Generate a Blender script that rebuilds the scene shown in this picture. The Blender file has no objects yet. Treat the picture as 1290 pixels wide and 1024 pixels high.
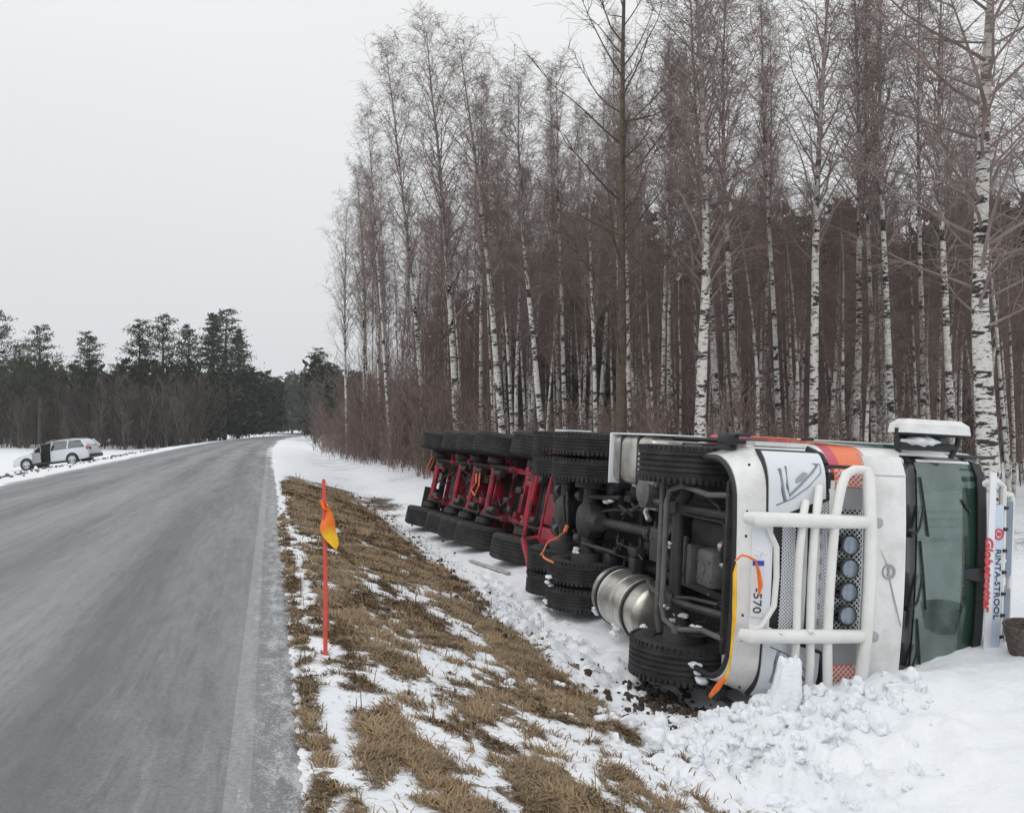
import bpy, bmesh, math, random
import numpy as np
from mathutils import Vector, Matrix, noise as mnoise
R = math.radians
# ---------------------------------------------------------------- camera, sky, sun, exposure
scene = bpy.context.scene
C = scene.collection
EYE = 1.6
FPX = 1150.0                       # focal length in pixels of the 1290 px wide photograph
cam_d = bpy.data.cameras.new("camera")
cam_d.lens = 36.0 * FPX / 1290.0
cam_d.sensor_width = 36.0
cam_d.clip_start = 0.05
cam_d.clip_end = 3000
cam = bpy.data.objects.new("camera", cam_d)
C.objects.link(cam)
cam.location = (0, 0, EYE)
cam.rotation_euler = (R(90) + math.atan(28 / FPX), 0, 0)
scene.camera = cam

world = bpy.data.worlds.new("World")
scene.world = world
world.use_nodes = True
wt = world.node_tree
wt.nodes.clear()
wo = wt.nodes.new('ShaderNodeOutputWorld')
bg = wt.nodes.new('ShaderNodeBackground')
tc = wt.nodes.new('ShaderNodeTexCoord')
sep = wt.nodes.new('ShaderNodeSeparateXYZ')
ramp = wt.nodes.new('ShaderNodeValToRGB')
cr = ramp.color_ramp
cr.elements[0].position = 0.0
cr.elements[0].color = (0.57, 0.595, 0.615, 1)
cr.elements[1].position = 1.0
cr.elements[1].color = (0.95, 0.98, 1.02, 1)
for pos_, col_ in ((0.10, (0.625, 0.645, 0.665, 1)), (0.25, (0.685, 0.705, 0.72, 1)), (0.45, (0.76, 0.77, 0.775, 1))):
    e_ = cr.elements.new(pos_)
    e_.color = col_
nz = wt.nodes.new('ShaderNodeTexNoise')
nz.inputs['Scale'].default_value = 1.6
nz.inputs['Detail'].default_value = 4
mpw = wt.nodes.new('ShaderNodeMapping')
mpw.inputs['Scale'].default_value = (1, 1, 3)
mix = wt.nodes.new('ShaderNodeMixRGB')
mix.blend_type = 'MULTIPLY'
mix.inputs[0].default_value = 1.0
nr = wt.nodes.new('ShaderNodeMapRange')
nr.inputs['To Min'].default_value = 0.96
nr.inputs['To Max'].default_value = 1.04
wt.links.new(tc.outputs['Generated'], sep.inputs[0])
wt.links.new(sep.outputs['Z'], ramp.inputs[0])
wt.links.new(tc.outputs['Generated'], mpw.inputs[0])
wt.links.new(mpw.outputs[0], nz.inputs['Vector'])
wt.links.new(nz.outputs[0], nr.inputs['Value'])
wt.links.new(ramp.outputs[0], mix.inputs[1])
wt.links.new(nr.outputs[0], mix.inputs[2])
wt.links.new(mix.outputs[0], bg.inputs['Color'])
bg.inputs['Strength'].default_value = 1.0
wt.links.new(bg.outputs[0], wo.inputs[0])

sun_d = bpy.data.lights.new("sun", 'SUN')
sun_d.energy = 0.5
sun_d.angle = R(40)
sun_d.color = (1.0, 0.97, 0.94)
sun = bpy.data.objects.new("sun", sun_d)
C.objects.link(sun)
sun.rotation_euler = (R(38), R(-30), 0)      # soft light from the open sky over the road, from the left and behind the camera

scene.view_settings.view_transform = 'Standard'
scene.view_settings.look = 'None'
scene.view_settings.exposure = 0.21
scene.view_settings.gamma = 1.0
scene.cycles.max_bounces = 6
scene.cycles.diffuse_bounces = 3
scene.cycles.transparent_max_bounces = 8
scene.cycles.volume_bounces = 2

# ---------------------------------------------------------------- small helpers
def rng_noise(x, y, seed=0):
    xi = np.floor(x).astype(np.int64); yi = np.floor(y).astype(np.int64)
    fx = x - xi; fy = y - yi
    fx = fx * fx * (3 - 2 * fx); fy = fy * fy * (3 - 2 * fy)
    def h(a, b):
        n = (a * 374761393 + b * 668265263 + seed * 1442695041) & 0xffffffff
        n = ((n ^ (n >> 13)) * 1274126177) & 0xffffffff
        n = n ^ (n >> 16)
        return (n & 0xffff) / 65535.0
    a = h(xi, yi); b = h(xi + 1, yi); c = h(xi, yi + 1); d = h(xi + 1, yi + 1)
    return (a * (1 - fx) + b * fx) * (1 - fy) + (c * (1 - fx) + d * fx) * fy

def fbm(x, y, seed=0, octv=4, gain=0.5):
    t = 0; a = 1; s = 0
    for i in range(octv):
        t = t + a * rng_noise(x * 2 ** i + 13.7 * i, y * 2 ** i - 7.1 * i, seed + i)
        s += a; a *= gain
    return t / s

def sstep(a, b, x):
    t = np.clip((x - a) / (b - a), 0, 1)
    return t * t * (3 - 2 * t)

def tag(o, label=None, cat=None, group=None, kind=None):
    if label: o['label'] = label
    if cat: o['category'] = cat
    if group: o['group'] = group
    if kind: o['kind'] = kind
    return o

def empty(name, loc=(0, 0, 0)):
    o = bpy.data.objects.new(name, None)
    o.empty_display_size = 0.2
    o.location = loc
    C.objects.link(o)
    return o

def np_mesh(name, verts, faces, mats, parent=None, smooth=False, attrs=None, uv=None):
    """verts (n,3); faces (m,k) with k fixed"""
    me = bpy.data.meshes.new(name)
    verts = np.asarray(verts, dtype=np.float32); faces = np.asarray(faces, dtype=np.int32)
    n, k = faces.shape
    me.vertices.add(len(verts)); me.vertices.foreach_set('co', verts.ravel())
    me.loops.add(n * k); me.loops.foreach_set('vertex_index', faces.ravel())
    me.polygons.add(n)
    me.polygons.foreach_set('loop_start', np.arange(0, n * k, k, dtype=np.int32))
    me.polygons.foreach_set('use_smooth', np.full(n, smooth, dtype=bool))
    me.update(calc_edges=True)
    for kx, arr in (attrs or {}).items():
        at_ = me.attributes.new(kx, 'FLOAT', 'POINT')
        at_.data.foreach_set('value', np.asarray(arr, dtype=np.float32))
    if uv is not None:
        ul = me.uv_layers.new(name='UVMap')
        ul.data.foreach_set('uv', np.asarray(uv, dtype=np.float32)[faces.ravel()].ravel())
    for m in (mats if isinstance(mats, (list, tuple)) else [mats]):
        me.materials.append(m)
    o = bpy.data.objects.new(name, me)
    C.objects.link(o)
    if parent: o.parent = parent
    return o

class G:
    """collects shapes into one mesh"""
    def __init__(s): s.bm = bmesh.new()
    def _merge(s, tmp, M=None):
        if M is not None: bmesh.ops.transform(tmp, matrix=M, verts=tmp.verts)
        me = bpy.data.meshes.new('t'); tmp.to_mesh(me); tmp.free()
        s.bm.from_mesh(me); bpy.data.meshes.remove(me)
        return s
    def box(s, c, sz, b=0.0, M=None, seg=2):
        t = bmesh.new(); bmesh.ops.create_cube(t, size=1)
        bmesh.ops.scale(t, vec=sz, verts=t.verts)
        if b > 0: bmesh.ops.bevel(t, geom=list(t.edges), offset=min(b, min(sz) * .49), segments=seg, affect='EDGES', profile=.5)
        T = Matrix.Translation(c)
        return s._merge(t, T @ M if M is not None else T)
    def cyl(s, p0, p1, r, n=16, r2=None, cap=True):
        p0 = Vector(p0); p1 = Vector(p1); r2 = r if r2 is None else r2
        return s.tube([p0, p1], [r, r2], n, cap)
    def tube(s, pts, r, n=10, cap=True, flat=1.0):
        pts = [Vector(p) for p in pts]; m = len(pts)
        rr = r if isinstance(r, (list, tuple)) else [r] * m
        rings = []; ref = None
        for i, p in enumerate(pts):
            d = (pts[min(i + 1, m - 1)] - pts[max(i - 1, 0)]).normalized()
            if ref is None:
                ref = Vector((0, 0, 1)) if abs(d.z) < .9 else Vector((1, 0, 0))
            u = (ref - d * ref.dot(d)).normalized(); v = d.cross(u); ref = u
            rings.append([s.bm.verts.new(p + (u * math.cos(a) * flat + v * math.sin(a)) * rr[i]) for a in [2 * math.pi * k / n for k in range(n)]])
        s._skin(rings, cap); return s
    def _skin(s, rings, cap=True, closed=True):
        n = len(rings[0])
        for a, b in zip(rings, rings[1:]):
            for k in range(n if closed else n - 1):
                s.bm.faces.new((a[k], a[(k + 1) % n], b[(k + 1) % n], b[k]))
        if cap:
            s.bm.faces.new(list(reversed(rings[0]))); s.bm.faces.new(rings[-1])
    def loft(s, rings, cap=True):
        s._skin([[s.bm.verts.new(p) for p in r] for r in rings], cap); return s
    def lathe(s, c, axis, prof, n=32, cap=True):
        """prof = [(t along axis, radius)]"""
        c = Vector(c); ax = Vector(axis).normalized()
        ref = Vector((0, 0, 1)) if abs(ax.z) < .9 else Vector((1, 0, 0))
        u = (ref - ax * ref.dot(ax)).normalized(); v = ax.cross(u)
        rings = [[s.bm.verts.new(c + ax * t + (u * math.cos(2 * math.pi * k / n) + v * math.sin(2 * math.pi * k / n)) * max(rad, 1e-4)) for k in range(n)] for t, rad in prof]
        s._skin(rings, cap); return s
    def prism(s, poly, axis, lo, hi):
        """poly of 2D points in the other two axes (cyclic order)"""
        def P(a, b, t):
            return {0: (t, a, b), 1: (a, t, b), 2: (a, b, t)}[axis]
        A = [s.bm.verts.new(P(a, b, lo)) for a, b in poly]; B = [s.bm.verts.new(P(a, b, hi)) for a, b in poly]
        s.bm.faces.new(A[::-1]); s.bm.faces.new(B)
        for k in range(len(A)):
            j = (k + 1) % len(A); s.bm.faces.new((A[k], A[j], B[j], B[k]))
        return s
    def shell(s, f, us, vs, thick):
        """closed shell: f(u,v)->Vector outer; inner moved by thick (Vector)"""
        th = Vector(thick)
        A = [[s.bm.verts.new(Vector(f(u, v))) for v in vs] for u in us]
        B = [[s.bm.verts.new(Vector(f(u, v)) + th) for v in vs] for u in us]
        n, m = len(us), len(vs); F = s.bm.faces.new
        for i in range(n - 1):
            for j in range(m - 1):
                F((A[i][j], A[i + 1][j], A[i + 1][j + 1], A[i][j + 1])); F((B[i][j + 1], B[i + 1][j + 1], B[i + 1][j], B[i][j]))
        for i in range(n - 1):
            F((B[i][0], B[i + 1][0], A[i + 1][0], A[i][0])); F((A[i][m - 1], A[i + 1][m - 1], B[i + 1][m - 1], B[i][m - 1]))
        for j in range(m - 1):
            F((A[0][j], A[0][j + 1], B[0][j + 1], B[0][j])); F((B[n - 1][j], B[n - 1][j + 1], A[n - 1][j + 1], A[n - 1][j]))
        return s
    def islands(s):
        seen = set(); out = []
        for v0 in s.bm.verts:
            if v0 in seen: continue
            st = [v0]; seen.add(v0); vs = []
            while st:
                v = st.pop(); vs.append(v)
                for e in v.link_edges:
                    w = e.other_vert(v)
                    if w not in seen: seen.add(w); st.append(w)
            out.append(vs)
        return out
    def build_each(s, name, mat, parent=None, ang=35):
        """every separate piece becomes an object of its own"""
        res = []
        for vs in s.islands():
            ix = {v: i for i, v in enumerate(vs)}; g = G()
            nv = [g.bm.verts.new(v.co) for v in vs]
            for f in {f for v in vs for f in v.link_faces}: g.bm.faces.new([nv[ix[v]] for v in f.verts])
            res.append(g.build(name, mat, parent, ang=ang))
        s.bm.free(); return res
    def build(s, name, mat, parent=None, smooth=True, ang=35):
        bmesh.ops.recalc_face_normals(s.bm, faces=s.bm.faces)
        me = bpy.data.meshes.new(name); s.bm.to_mesh(me); s.bm.free()
        for m in (mat if isinstance(mat, (list, tuple)) else [mat]): me.materials.append(m)
        if smooth:
            me.shade_smooth(); me.set_sharp_from_angle(angle=R(ang))
        o = bpy.data.objects.new(name, me); C.objects.link(o)
        if parent: o.parent = parent
        return o

# ---------------------------------------------------------------- materials
def mat(name, base=(.5, .5, .5), rough=.6, metal=0.0, var=0.0, var_scale=8.0, dirt=None, dirt_scale=3.0, dirt_amt=.5, bump=0.0, bump_scale=60.0, coat=0.0, spec=.5, emit=None):
    m = bpy.data.materials.new(name); m.use_nodes = True
    nt = m.node_tree; p = nt.nodes['Principled BSDF']
    p.inputs['Roughness'].default_value = rough; p.inputs['Metallic'].default_value = metal
    p.inputs['Coat Weight'].default_value = coat; p.inputs['Specular IOR Level'].default_value = spec
    t = nt.nodes.new('ShaderNodeTexCoord')
    col = nt.nodes.new('ShaderNodeRGB'); col.outputs[0].default_value = (*base, 1); out = col.outputs[0]
    if var > 0:
        n = nt.nodes.new('ShaderNodeTexNoise'); n.inputs['Scale'].default_value = var_scale; n.inputs['Detail'].default_value = 6
        nt.links.new(t.outputs['Object'], n.inputs['Vector'])
        mr = nt.nodes.new('ShaderNodeMapRange'); mr.inputs['From Min'].default_value = .3; mr.inputs['From Max'].default_value = .7
        mr.inputs['To Min'].default_value = 1 - var; mr.inputs['To Max'].default_value = 1 + var
        nt.links.new(n.outputs[0], mr.inputs['Value'])
        mx = nt.nodes.new('ShaderNodeMixRGB'); mx.blend_type = 'MULTIPLY'; mx.inputs[0].default_value = 1
        nt.links.new(out, mx.inputs[1]); nt.links.new(mr.outputs[0], mx.inputs[2]); out = mx.outputs[0]
    if dirt:
        n = nt.nodes.new('ShaderNodeTexNoise'); n.inputs['Scale'].default_value = dirt_scale; n.inputs['Detail'].default_value = 8; n.inputs['Roughness'].default_value = .65
        nt.links.new(t.outputs['Object'], n.inputs['Vector'])
        mr = nt.nodes.new('ShaderNodeMapRange'); mr.inputs['From Min'].default_value = .45; mr.inputs['From Max'].default_value = .7
        mr.inputs['To Max'].default_value = dirt_amt
        nt.links.new(n.outputs[0], mr.inputs['Value'])
        mx = nt.nodes.new('ShaderNodeMixRGB'); mx.inputs[2].default_value = (*dirt, 1)
        nt.links.new(mr.outputs[0], mx.inputs[0]); nt.links.new(out, mx.inputs[1]); out = mx.outputs[0]
    nt.links.new(out, p.inputs['Base Color'])
    if bump > 0:
        n = nt.nodes.new('ShaderNodeTexNoise'); n.inputs['Scale'].default_value = bump_scale; n.inputs['Detail'].default_value = 5
        nt.links.new(t.outputs['Object'], n.inputs['Vector'])
        b = nt.nodes.new('ShaderNodeBump'); b.inputs['Strength'].default_value = bump; b.inputs['Distance'].default_value = .02
        nt.links.new(n.outputs[0], b.inputs['Height']); nt.links.new(b.outputs[0], p.inputs['Normal'])
    if emit:
        p.inputs['Emission Color'].default_value = (*emit, 1); p.inputs['Emission Strength'].default_value = 1
    return m

class NT:
    """tiny node-tree writer"""
    def __init__(s, name):
        s.m = bpy.data.materials.new(name); s.m.use_nodes = True; s.t = s.m.node_tree
        s.p = s.t.nodes['Principled BSDF']
    def n(s, typ, **kw):
        x = s.t.nodes.new(typ)
        for k, v in kw.items(): setattr(x, k, v)
        return x
    def set(s, sock, v):
        if isinstance(v, bpy.types.NodeSocket): s.t.links.new(v, sock)
        else: sock.default_value = v
    def math(s, op, a, b=0.0, c=0.0, clamp=False):
        x = s.n('ShaderNodeMath', operation=op); x.use_clamp = clamp
        s.set(x.inputs[0], a); s.set(x.inputs[1], b); s.set(x.inputs[2], c); return x.outputs[0]
    def noise(s, vec, scale, detail=4, rough=.5, col=False):
        x = s.n('ShaderNodeTexNoise'); s.set(x.inputs['Vector'], vec); x.inputs['Scale'].default_value = scale
        x.inputs['Detail'].default_value = detail; x.inputs['Roughness'].default_value = rough
        return x.outputs[1 if col else 0]
    def rng(s, v, a, b, c=0.0, d=1.0):
        x = s.n('ShaderNodeMapRange'); s.set(x.inputs['Value'], v)
        x.inputs['From Min'].default_value = a; x.inputs['From Max'].default_value = b
        x.inputs['To Min'].default_value = c; x.inputs['To Max'].default_value = d; return x.outputs[0]
    def mix(s, f, a, b, blend='MIX'):
        x = s.n('ShaderNodeMixRGB', blend_type=blend)
        s.set(x.inputs[0], f)
        s.set(x.inputs[1], (*a, 1) if isinstance(a, tuple) and len(a) == 3 else a)
        s.set(x.inputs[2], (*b, 1) if isinstance(b, tuple) and len(b) == 3 else b); return x.outputs[0]
    def mapping(s, vec, scale=(1, 1, 1), rot=(0, 0, 0)):
        x = s.n('ShaderNodeMapping'); s.set(x.inputs[0], vec); x.inputs['Scale'].default_value = scale; x.inputs['Rotation'].default_value = rot
        return x.outputs[0]
    def coord(s, which='Object'): return s.n('ShaderNodeTexCoord').outputs[which]
    def attr(s, name): return s.n('ShaderNodeAttribute', attribute_name=name).outputs['Fac']
    def bump(s, h, strength=.4, dist=.02):
        x = s.n('ShaderNodeBump'); x.inputs['Strength'].default_value = strength; x.inputs['Distance'].default_value = dist
        s.set(x.inputs['Height'], h); s.t.links.new(x.outputs[0], s.p.inputs['Normal'])
    def base(s, c): s.set(s.p.inputs['Base Color'], c)
    def rough(s, c): s.set(s.p.inputs['Roughness'], c)

M = {}
M['white'] = mat('white_paint', (.80, .81, .80), .28, coat=.4, dirt=(.36, .32, .27), dirt_scale=2.6, dirt_amt=.45)
M['white_bar'] = mat('white_bar_paint', (.80, .80, .775), .35, coat=.3, dirt=(.4, .36, .3), dirt_scale=3, dirt_amt=.25)
M['black'] = mat('black_plastic', (.018, .019, .022), .5, var=.25, var_scale=20)
M['black_gloss'] = mat('black_gloss', (.012, .013, .017), .16)
M['frame'] = mat('chassis_dark', (.018, .018, .019), .55, dirt=(.06, .055, .05), dirt_scale=4, dirt_amt=.6, bump=.2)
M['grey_dark'] = mat('underbody_grey', (.038, .038, .039), .5, dirt=(.10, .092, .08), dirt_scale=5, dirt_amt=.5, bump=.3)
M['grey'] = mat('cast_grey', (.14, .145, .14), .5, dirt=(.05, .045, .04), dirt_scale=6, dirt_amt=.6, bump=.3)
M['silver'] = mat('tank_aluminium', (.62, .60, .56), .33, metal=.85, dirt=(.22, .18, .14), dirt_scale=3.5, dirt_amt=.75, bump=.06)
M['steel'] = mat('bright_steel', (.55, .55, .55), .35, metal=.8)
M['orange'] = mat('orange_livery', (.80, .16, .045), .35, coat=.3)
M['tape_y'] = mat('yellow_tape', (.90, .50, .03), .5, var=.2)
M['tape_o'] = mat('orange_tape', (.85, .17, .03), .5, var=.2)
M['red_pole'] = mat('red_pole', (.72, .09, .07), .5, var=.15)
M['red_text'] = mat('red_lettering', (.62, .05, .06), .5)
M['grey_line'] = mat('grey_trim', (.36, .37, .38), .4)
M['lens'] = mat('lamp_lens', (.22, .26, .32), .08, metal=.55, coat=1)
M['headlens'] = mat('headlamp_lens', (.70, .73, .76), .1, coat=1, spec=.8)
M['snowy'] = mat('snow_lump', (.84, .865, .90), .7, bump=.6, bump_scale=60)
M['amber'] = mat('amber_strap', (.75, .22, .07), .6)
M['panel_white'] = mat('sign_white', (.78, .80, .84), .4)
M['sign_blue'] = mat('sign_pale_blue', (.55, .64, .76), .4)
M['plate'] = mat('plate_white', (.72, .72, .72), .4)
M['ink'] = mat('dark_lettering', (.03, .03, .04), .5)
M['blue'] = mat('plate_blue', (.02, .06, .40), .4)

# red frame paint with grime
x = NT('red_frame_paint'); o_ = x.coord()
d_ = x.rng(x.noise(o_, 3.5, 8, .65), .42, .66)
x.base(x.mix(d_, (.42, .016, .044), (.06, .022, .027))); x.rough(.5)
M['red'] = x.m
# cab paint with painted livery band (in truck coordinates)
x = NT('cab_livery_paint'); o_ = x.coord()
sp = x.n('ShaderNodeSeparateXYZ'); x.t.links.new(o_, sp.inputs[0]); ax_, ay_, az_ = sp.outputs
back = x.math('MAXIMUM', x.math('MULTIPLY', x.math('ADD', ax_, .35), -1.0), 0.0)
lowb = x.math('SUBTRACT', 1.24, x.math('MULTIPLY', back, .22))
midb = x.math('SUBTRACT', 1.34, x.math('MULTIPLY', back, -.05))
upb = x.math('ADD', 1.62, x.math('MULTIPLY', back, .22))
side = x.math('GREATER_THAN', x.math('ABSOLUTE', ay_), .80)
inred = x.math('MULTIPLY', x.math('MULTIPLY', x.math('GREATER_THAN', az_, lowb), x.math('LESS_THAN', az_, midb)), side)
inor = x.math('MULTIPLY', x.math('MULTIPLY', x.math('GREATER_THAN', az_, midb), x.math('LESS_THAN', az_, upb)), side)
dd = x.rng(x.noise(o_, 2.4, 8, .65), .48, .72, 0, .25)
c_ = x.mix(inred, (.80, .81, .80), (.55, .06, .12)); c_ = x.mix(inor, c_, (.82, .17, .05)); c_ = x.mix(dd, c_, (.4, .37, .33))
x.base(c_); x.rough(.27); x.p.inputs['Coat Weight'].default_value = .4
M['cab'] = x.m
# tyre rubber with tread blocks
x = NT('tyre_rubber'); o_ = x.coord()
x.base(x.mix(x.rng(x.noise(o_, 4, 8, .7), .42, .68), (.014, .014, .016), (.050, .048, .046))); x.rough(.75)
x.bump(x.noise(o_, 60, 4, .6), .35, .01)
M['tyre'] = x.m
# windscreen
x = NT('windscreen_glass'); o_ = x.coord()
x.base(x.mix(x.rng(x.noise(o_, 1.2, 3), .35, .65), (.035, .075, .068), (.085, .145, .135))); x.rough(.04)
x.p.inputs['Specular IOR Level'].default_value = .6
M['glass'] = x.m
# snow / verge ground
x = NT('snow_and_verge'); o_ = x.coord()
g_ = x.attr('grass'); s_ = x.attr('soil')
fine = x.noise(o_, 9, 8, .68)
gm = x.rng(x.math('ADD', g_, x.math('MULTIPLY', x.math('SUBTRACT', fine, .5), 1.5)), .42, .56)
sm = x.rng(x.math('ADD', s_, x.math('MULTIPLY', x.math('SUBTRACT', x.noise(o_, 14, 8, .7), .5), 1.4)), .42, .60)
snowc = x.mix(x.rng(x.noise(o_, 1.3, 5), .35, .7), (.80, .825, .86), (.87, .88, .895))
gold = x.noise(x.mapping(o_, (40, 7, 20), (0, 0, R(35))), 1.0, 5, .65)
grc = x.mix(x.rng(gold, .3, .7), (.065, .042, .026), (.25, .175, .11))
grc = x.mix(x.rng(x.noise(o_, 2.0, 3), .5, .66), grc, (.10, .095, .045))
soc = x.mix(x.rng(x.noise(o_, 30, 6, .7), .3, .7), (.030, .020, .015), (.12, .075, .05))
c_ = x.mix(gm, snowc, grc); c_ = x.mix(sm, c_, soc)
x.base(c_); x.rough(.75)
x.bump(x.math('ADD', x.noise(o_, 22, 8, .65), x.math('MULTIPLY', x.noise(o_, 6, 4), 1.5)), .55, .03)
M['ground'] = x.m
# road
x = NT('wet_salted_asphalt'); uvc = x.coord('UV')
su = x.n('ShaderNodeSeparateXYZ'); x.t.links.new(uvc, su.inputs[0]); dU, sU = su.outputs[0], su.outputs[1]
o_ = x.coord()
streak = x.noise(x.mapping(uvc, (1.4, .09, 1)), 1.0, 5, .6)
streak2 = x.noise(x.mapping(uvc, (8, .5, 1)), 1.0, 6, .7)
blot = x.noise(x.mapping(uvc, (.8, .05, 1)), 1.0, 5, .6)
grain = x.noise(o_, 110, 4, .8)
v = x.math('ADD', x.math('MULTIPLY', streak, .45), x.math('ADD', x.math('MULTIPLY', streak2, .2), x.math('MULTIPLY', blot, .35)))
c_ = x.mix(x.rng(v, .36, .64), (.128, .132, .138), (.225, .234, .248))
# dark damp wheel track near the right line, paler middle of each lane
tr = x.math('ABSOLUTE', x.math('ADD', dU, .95)); trm = x.rng(x.math('ADD', tr, x.math('MULTIPLY', streak2, .35)), .25, .65, .55, 0)
c_ = x.mix(trm, c_, (.125, .124, .122))
tr = x.math('ABSOLUTE', x.math('ADD', dU, 2.9)); trm = x.rng(x.math('ADD', tr, x.math('MULTIPLY', streak, .6)), .3, .9, .35, 0)
c_ = x.mix(trm, c_, (.148, .150, .156))
mott = x.noise(x.mapping(uvc, (14, 1.1, 1)), 1.0, 8, .75)
c_ = x.mix(x.math('MULTIPLY', x.rng(mott, .50, .64), x.rng(x.math('ABSOLUTE', x.math('ADD', dU, 1.1)), .5, 1.6, .9, .15)), c_, (.085, .082, .077))
c_ = x.mix(x.math('MULTIPLY', x.rng(x.noise(x.mapping(uvc, (9, .8, 1)), 1.0, 8, .75), .54, .68), .35), c_, (.42, .425, .43))
iso = x.noise(x.mapping(uvc, (7, 1.6, 1)), 1.0, 9, .75); iso2 = x.noise(o_, 34, 6, .8)
c_ = x.mix(x.rng(iso, .44, .68, .0, .30), c_, (.34, .345, .35))
c_ = x.mix(x.rng(iso2, .48, .62, .0, .55), c_, (.075, .075, .078))
c_ = x.mix(x.rng(x.noise(o_, 55, 5, .85), .57, .66, .0, .55), c_, (.42, .43, .44))
c_ = x.mix(x.rng(grain, .30, .72, .0, .5), c_, x.mix(.5, c_, (.30, .305, .31)))
for off_, st_ in ((1.05, .62), (2.75, .50), (4.5, .50), (6.1, .42)):
    tr = x.math('ABSOLUTE', x.math('ADD', dU, off_)); c_ = x.mix(x.rng(x.math('ADD', tr, x.math('MULTIPLY', blot, .5)), .25, .75, st_, 0), c_, (.092, .098, .108))
for off_, st_ in ((1.9, .35), (3.6, .55), (5.3, .40)):
    tr = x.math('ABSOLUTE', x.math('ADD', dU, off_)); c_ = x.mix(x.rng(x.math('ADD', tr, x.math('MULTIPLY', blot, .5)), .2, .7, st_, 0), c_, (.27, .28, .295))
# worn painted edge line
ln = x.math('LESS_THAN', x.math('ABSOLUTE', dU), .055)
wear = x.rng(x.noise(o_, 26, 8, .8), .40, .60, .15, .60)
c_ = x.mix(x.math('MULTIPLY', ln, wear), c_, (.42, .42, .41))
# icy crumbs on the shoulder and on the far edge
sh = x.rng(dU, .02, .42, .34, .72)
sh = x.math('MULTIPLY', sh, x.math('GREATER_THAN', dU, .0))
sh = x.math('MAXIMUM', sh, x.rng(dU, -6.5, -7.35, 0, .75))
spk = x.math('ADD', x.math('MULTIPLY', x.noise(o_, 85, 6, .8), .6), x.math('MULTIPLY', x.noise(x.mapping(uvc, (9, 3, 1)), 1.0, 6, .7), .40))
shd = x.rng(dU, -.02, .10, 0, .35)
c_ = x.mix(shd, c_, (.13, .128, .122))
ice = x.rng(x.math('ADD', x.math('MULTIPLY', sh, .36), x.math('MULTIPLY', x.math('SUBTRACT', spk, .5), 1.5)), .16, .25)
c_ = x.mix(x.math('MULTIPLY', ice, .75), c_, (.62, .635, .65))
x.base(c_); x.rough(x.rng(v, .40, .60, .68, .34)); x.p.inputs['Specular IOR Level'].default_value = .35
x.bump(x.math('ADD', grain, x.math('MULTIPLY', ice, 1.5)), .35, .008)
M['road'] = x.m
# bark
def bark(name, white, dark, zfade):
    x = NT(name); o_ = x.coord(); sp = x.n('ShaderNodeSeparateXYZ'); x.t.links.new(o_, sp.inputs[0])
    mk = x.noise(x.mapping(o_, (5, 5, 13)), 1.0, 5, .65)
    mk2 = x.noise(x.mapping(o_, (2, 2, 3)), 1.0, 3, .5)
    mk3 = x.noise(x.mapping(o_, (11, 11, 26)), 1.0, 4, .7)
    m_ = x.math('MAXIMUM', x.rng(x.math('ADD', mk, x.math('MULTIPLY', x.math('SUBTRACT', mk2, .5), .7)), .51, .56), x.rng(mk3, .58, .63))
    c_ = x.mix(m_, white, dark)
    hi = x.rng(x.math('ADD', sp.outputs[2], x.math('MULTIPLY', mk2, 4)), zfade, zfade + 7)
    c_ = x.mix(x.math('MULTIPLY', hi, .85), c_, (.24, .19, .165))
    x.base(c_); x.rough(.8); x.bump(mk, .5, .02); return x.m
M['birch'] = bark('birch_bark', (.62, .595, .56), (.035, .03, .028), 11)
M['birch_thin'] = bark('young_birch_bark', (.58, .54, .50), (.05, .04, .036), 8)
M['brownbark'] = mat('grey_brown_bark', (.105, .078, .060), .85, var=.35, var_scale=6, bump=.5)
M['twig'] = mat('twig_brown', (.225, .175, .158), .8, var=.3, var_scale=1.5)
M['twig_red'] = mat('twig_reddish', (.185, .132, .115), .8, var=.35, var_scale=.6)
M['needle'] = mat('pine_needles', (.042, .056, .028), .8, var=.5, var_scale=1.2)
M['needle_dark'] = mat('far_conifer', (.034, .042, .026), .85, var=.5, var_scale=.3)
M['pinebark'] = mat('pine_bark', (.065, .050, .042), .85, var=.4, var_scale=2)
M['stem_far'] = mat('far_brush', (.100, .082, .072), .85, var=.45, var_scale=.25)
x = NT('dead_grass_blades'); a_ = x.attr('tone')
c_ = x.mix(x.rng(a_, 0, 1), (.095, .062, .034), (.42, .30, .175)); x.base(c_); x.rough(.8)
M['grass'] = x.m

x = NT('tinted_glass'); nt_ = x.t
tr_ = x.n('ShaderNodeBsdfTransparent'); tr_.inputs[0].default_value = (.50, .68, .62, 1)
gl_ = x.n('ShaderNodeBsdfGlossy'); gl_.inputs['Roughness'].default_value = .03; gl_.inputs['Color'].default_value = (.85, .95, .92, 1)
fr_ = x.n('ShaderNodeFresnel'); fr_.inputs['IOR'].default_value = 1.75
df_ = x.n('ShaderNodeBsdfDiffuse'); df_.inputs['Color'].default_value = (.30, .38, .37, 1)
m1_ = x.n('ShaderNodeMixShader'); m2_ = x.n('ShaderNodeMixShader')
nt_.links.new(x.math('ADD', fr_.outputs[0], .06), m1_.inputs[0]); nt_.links.new(tr_.outputs[0], m1_.inputs[1]); nt_.links.new(gl_.outputs[0], m1_.inputs[2])
nt_.links.new(x.rng(x.noise(x.coord(), 2.6, 7, .65), .36, .72, .14, .50), m2_.inputs[0])      # patchy pale teal diffuse layer over the glass
nt_.links.new(m1_.outputs[0], m2_.inputs[1]); nt_.links.new(df_.outputs[0], m2_.inputs[2])
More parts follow.
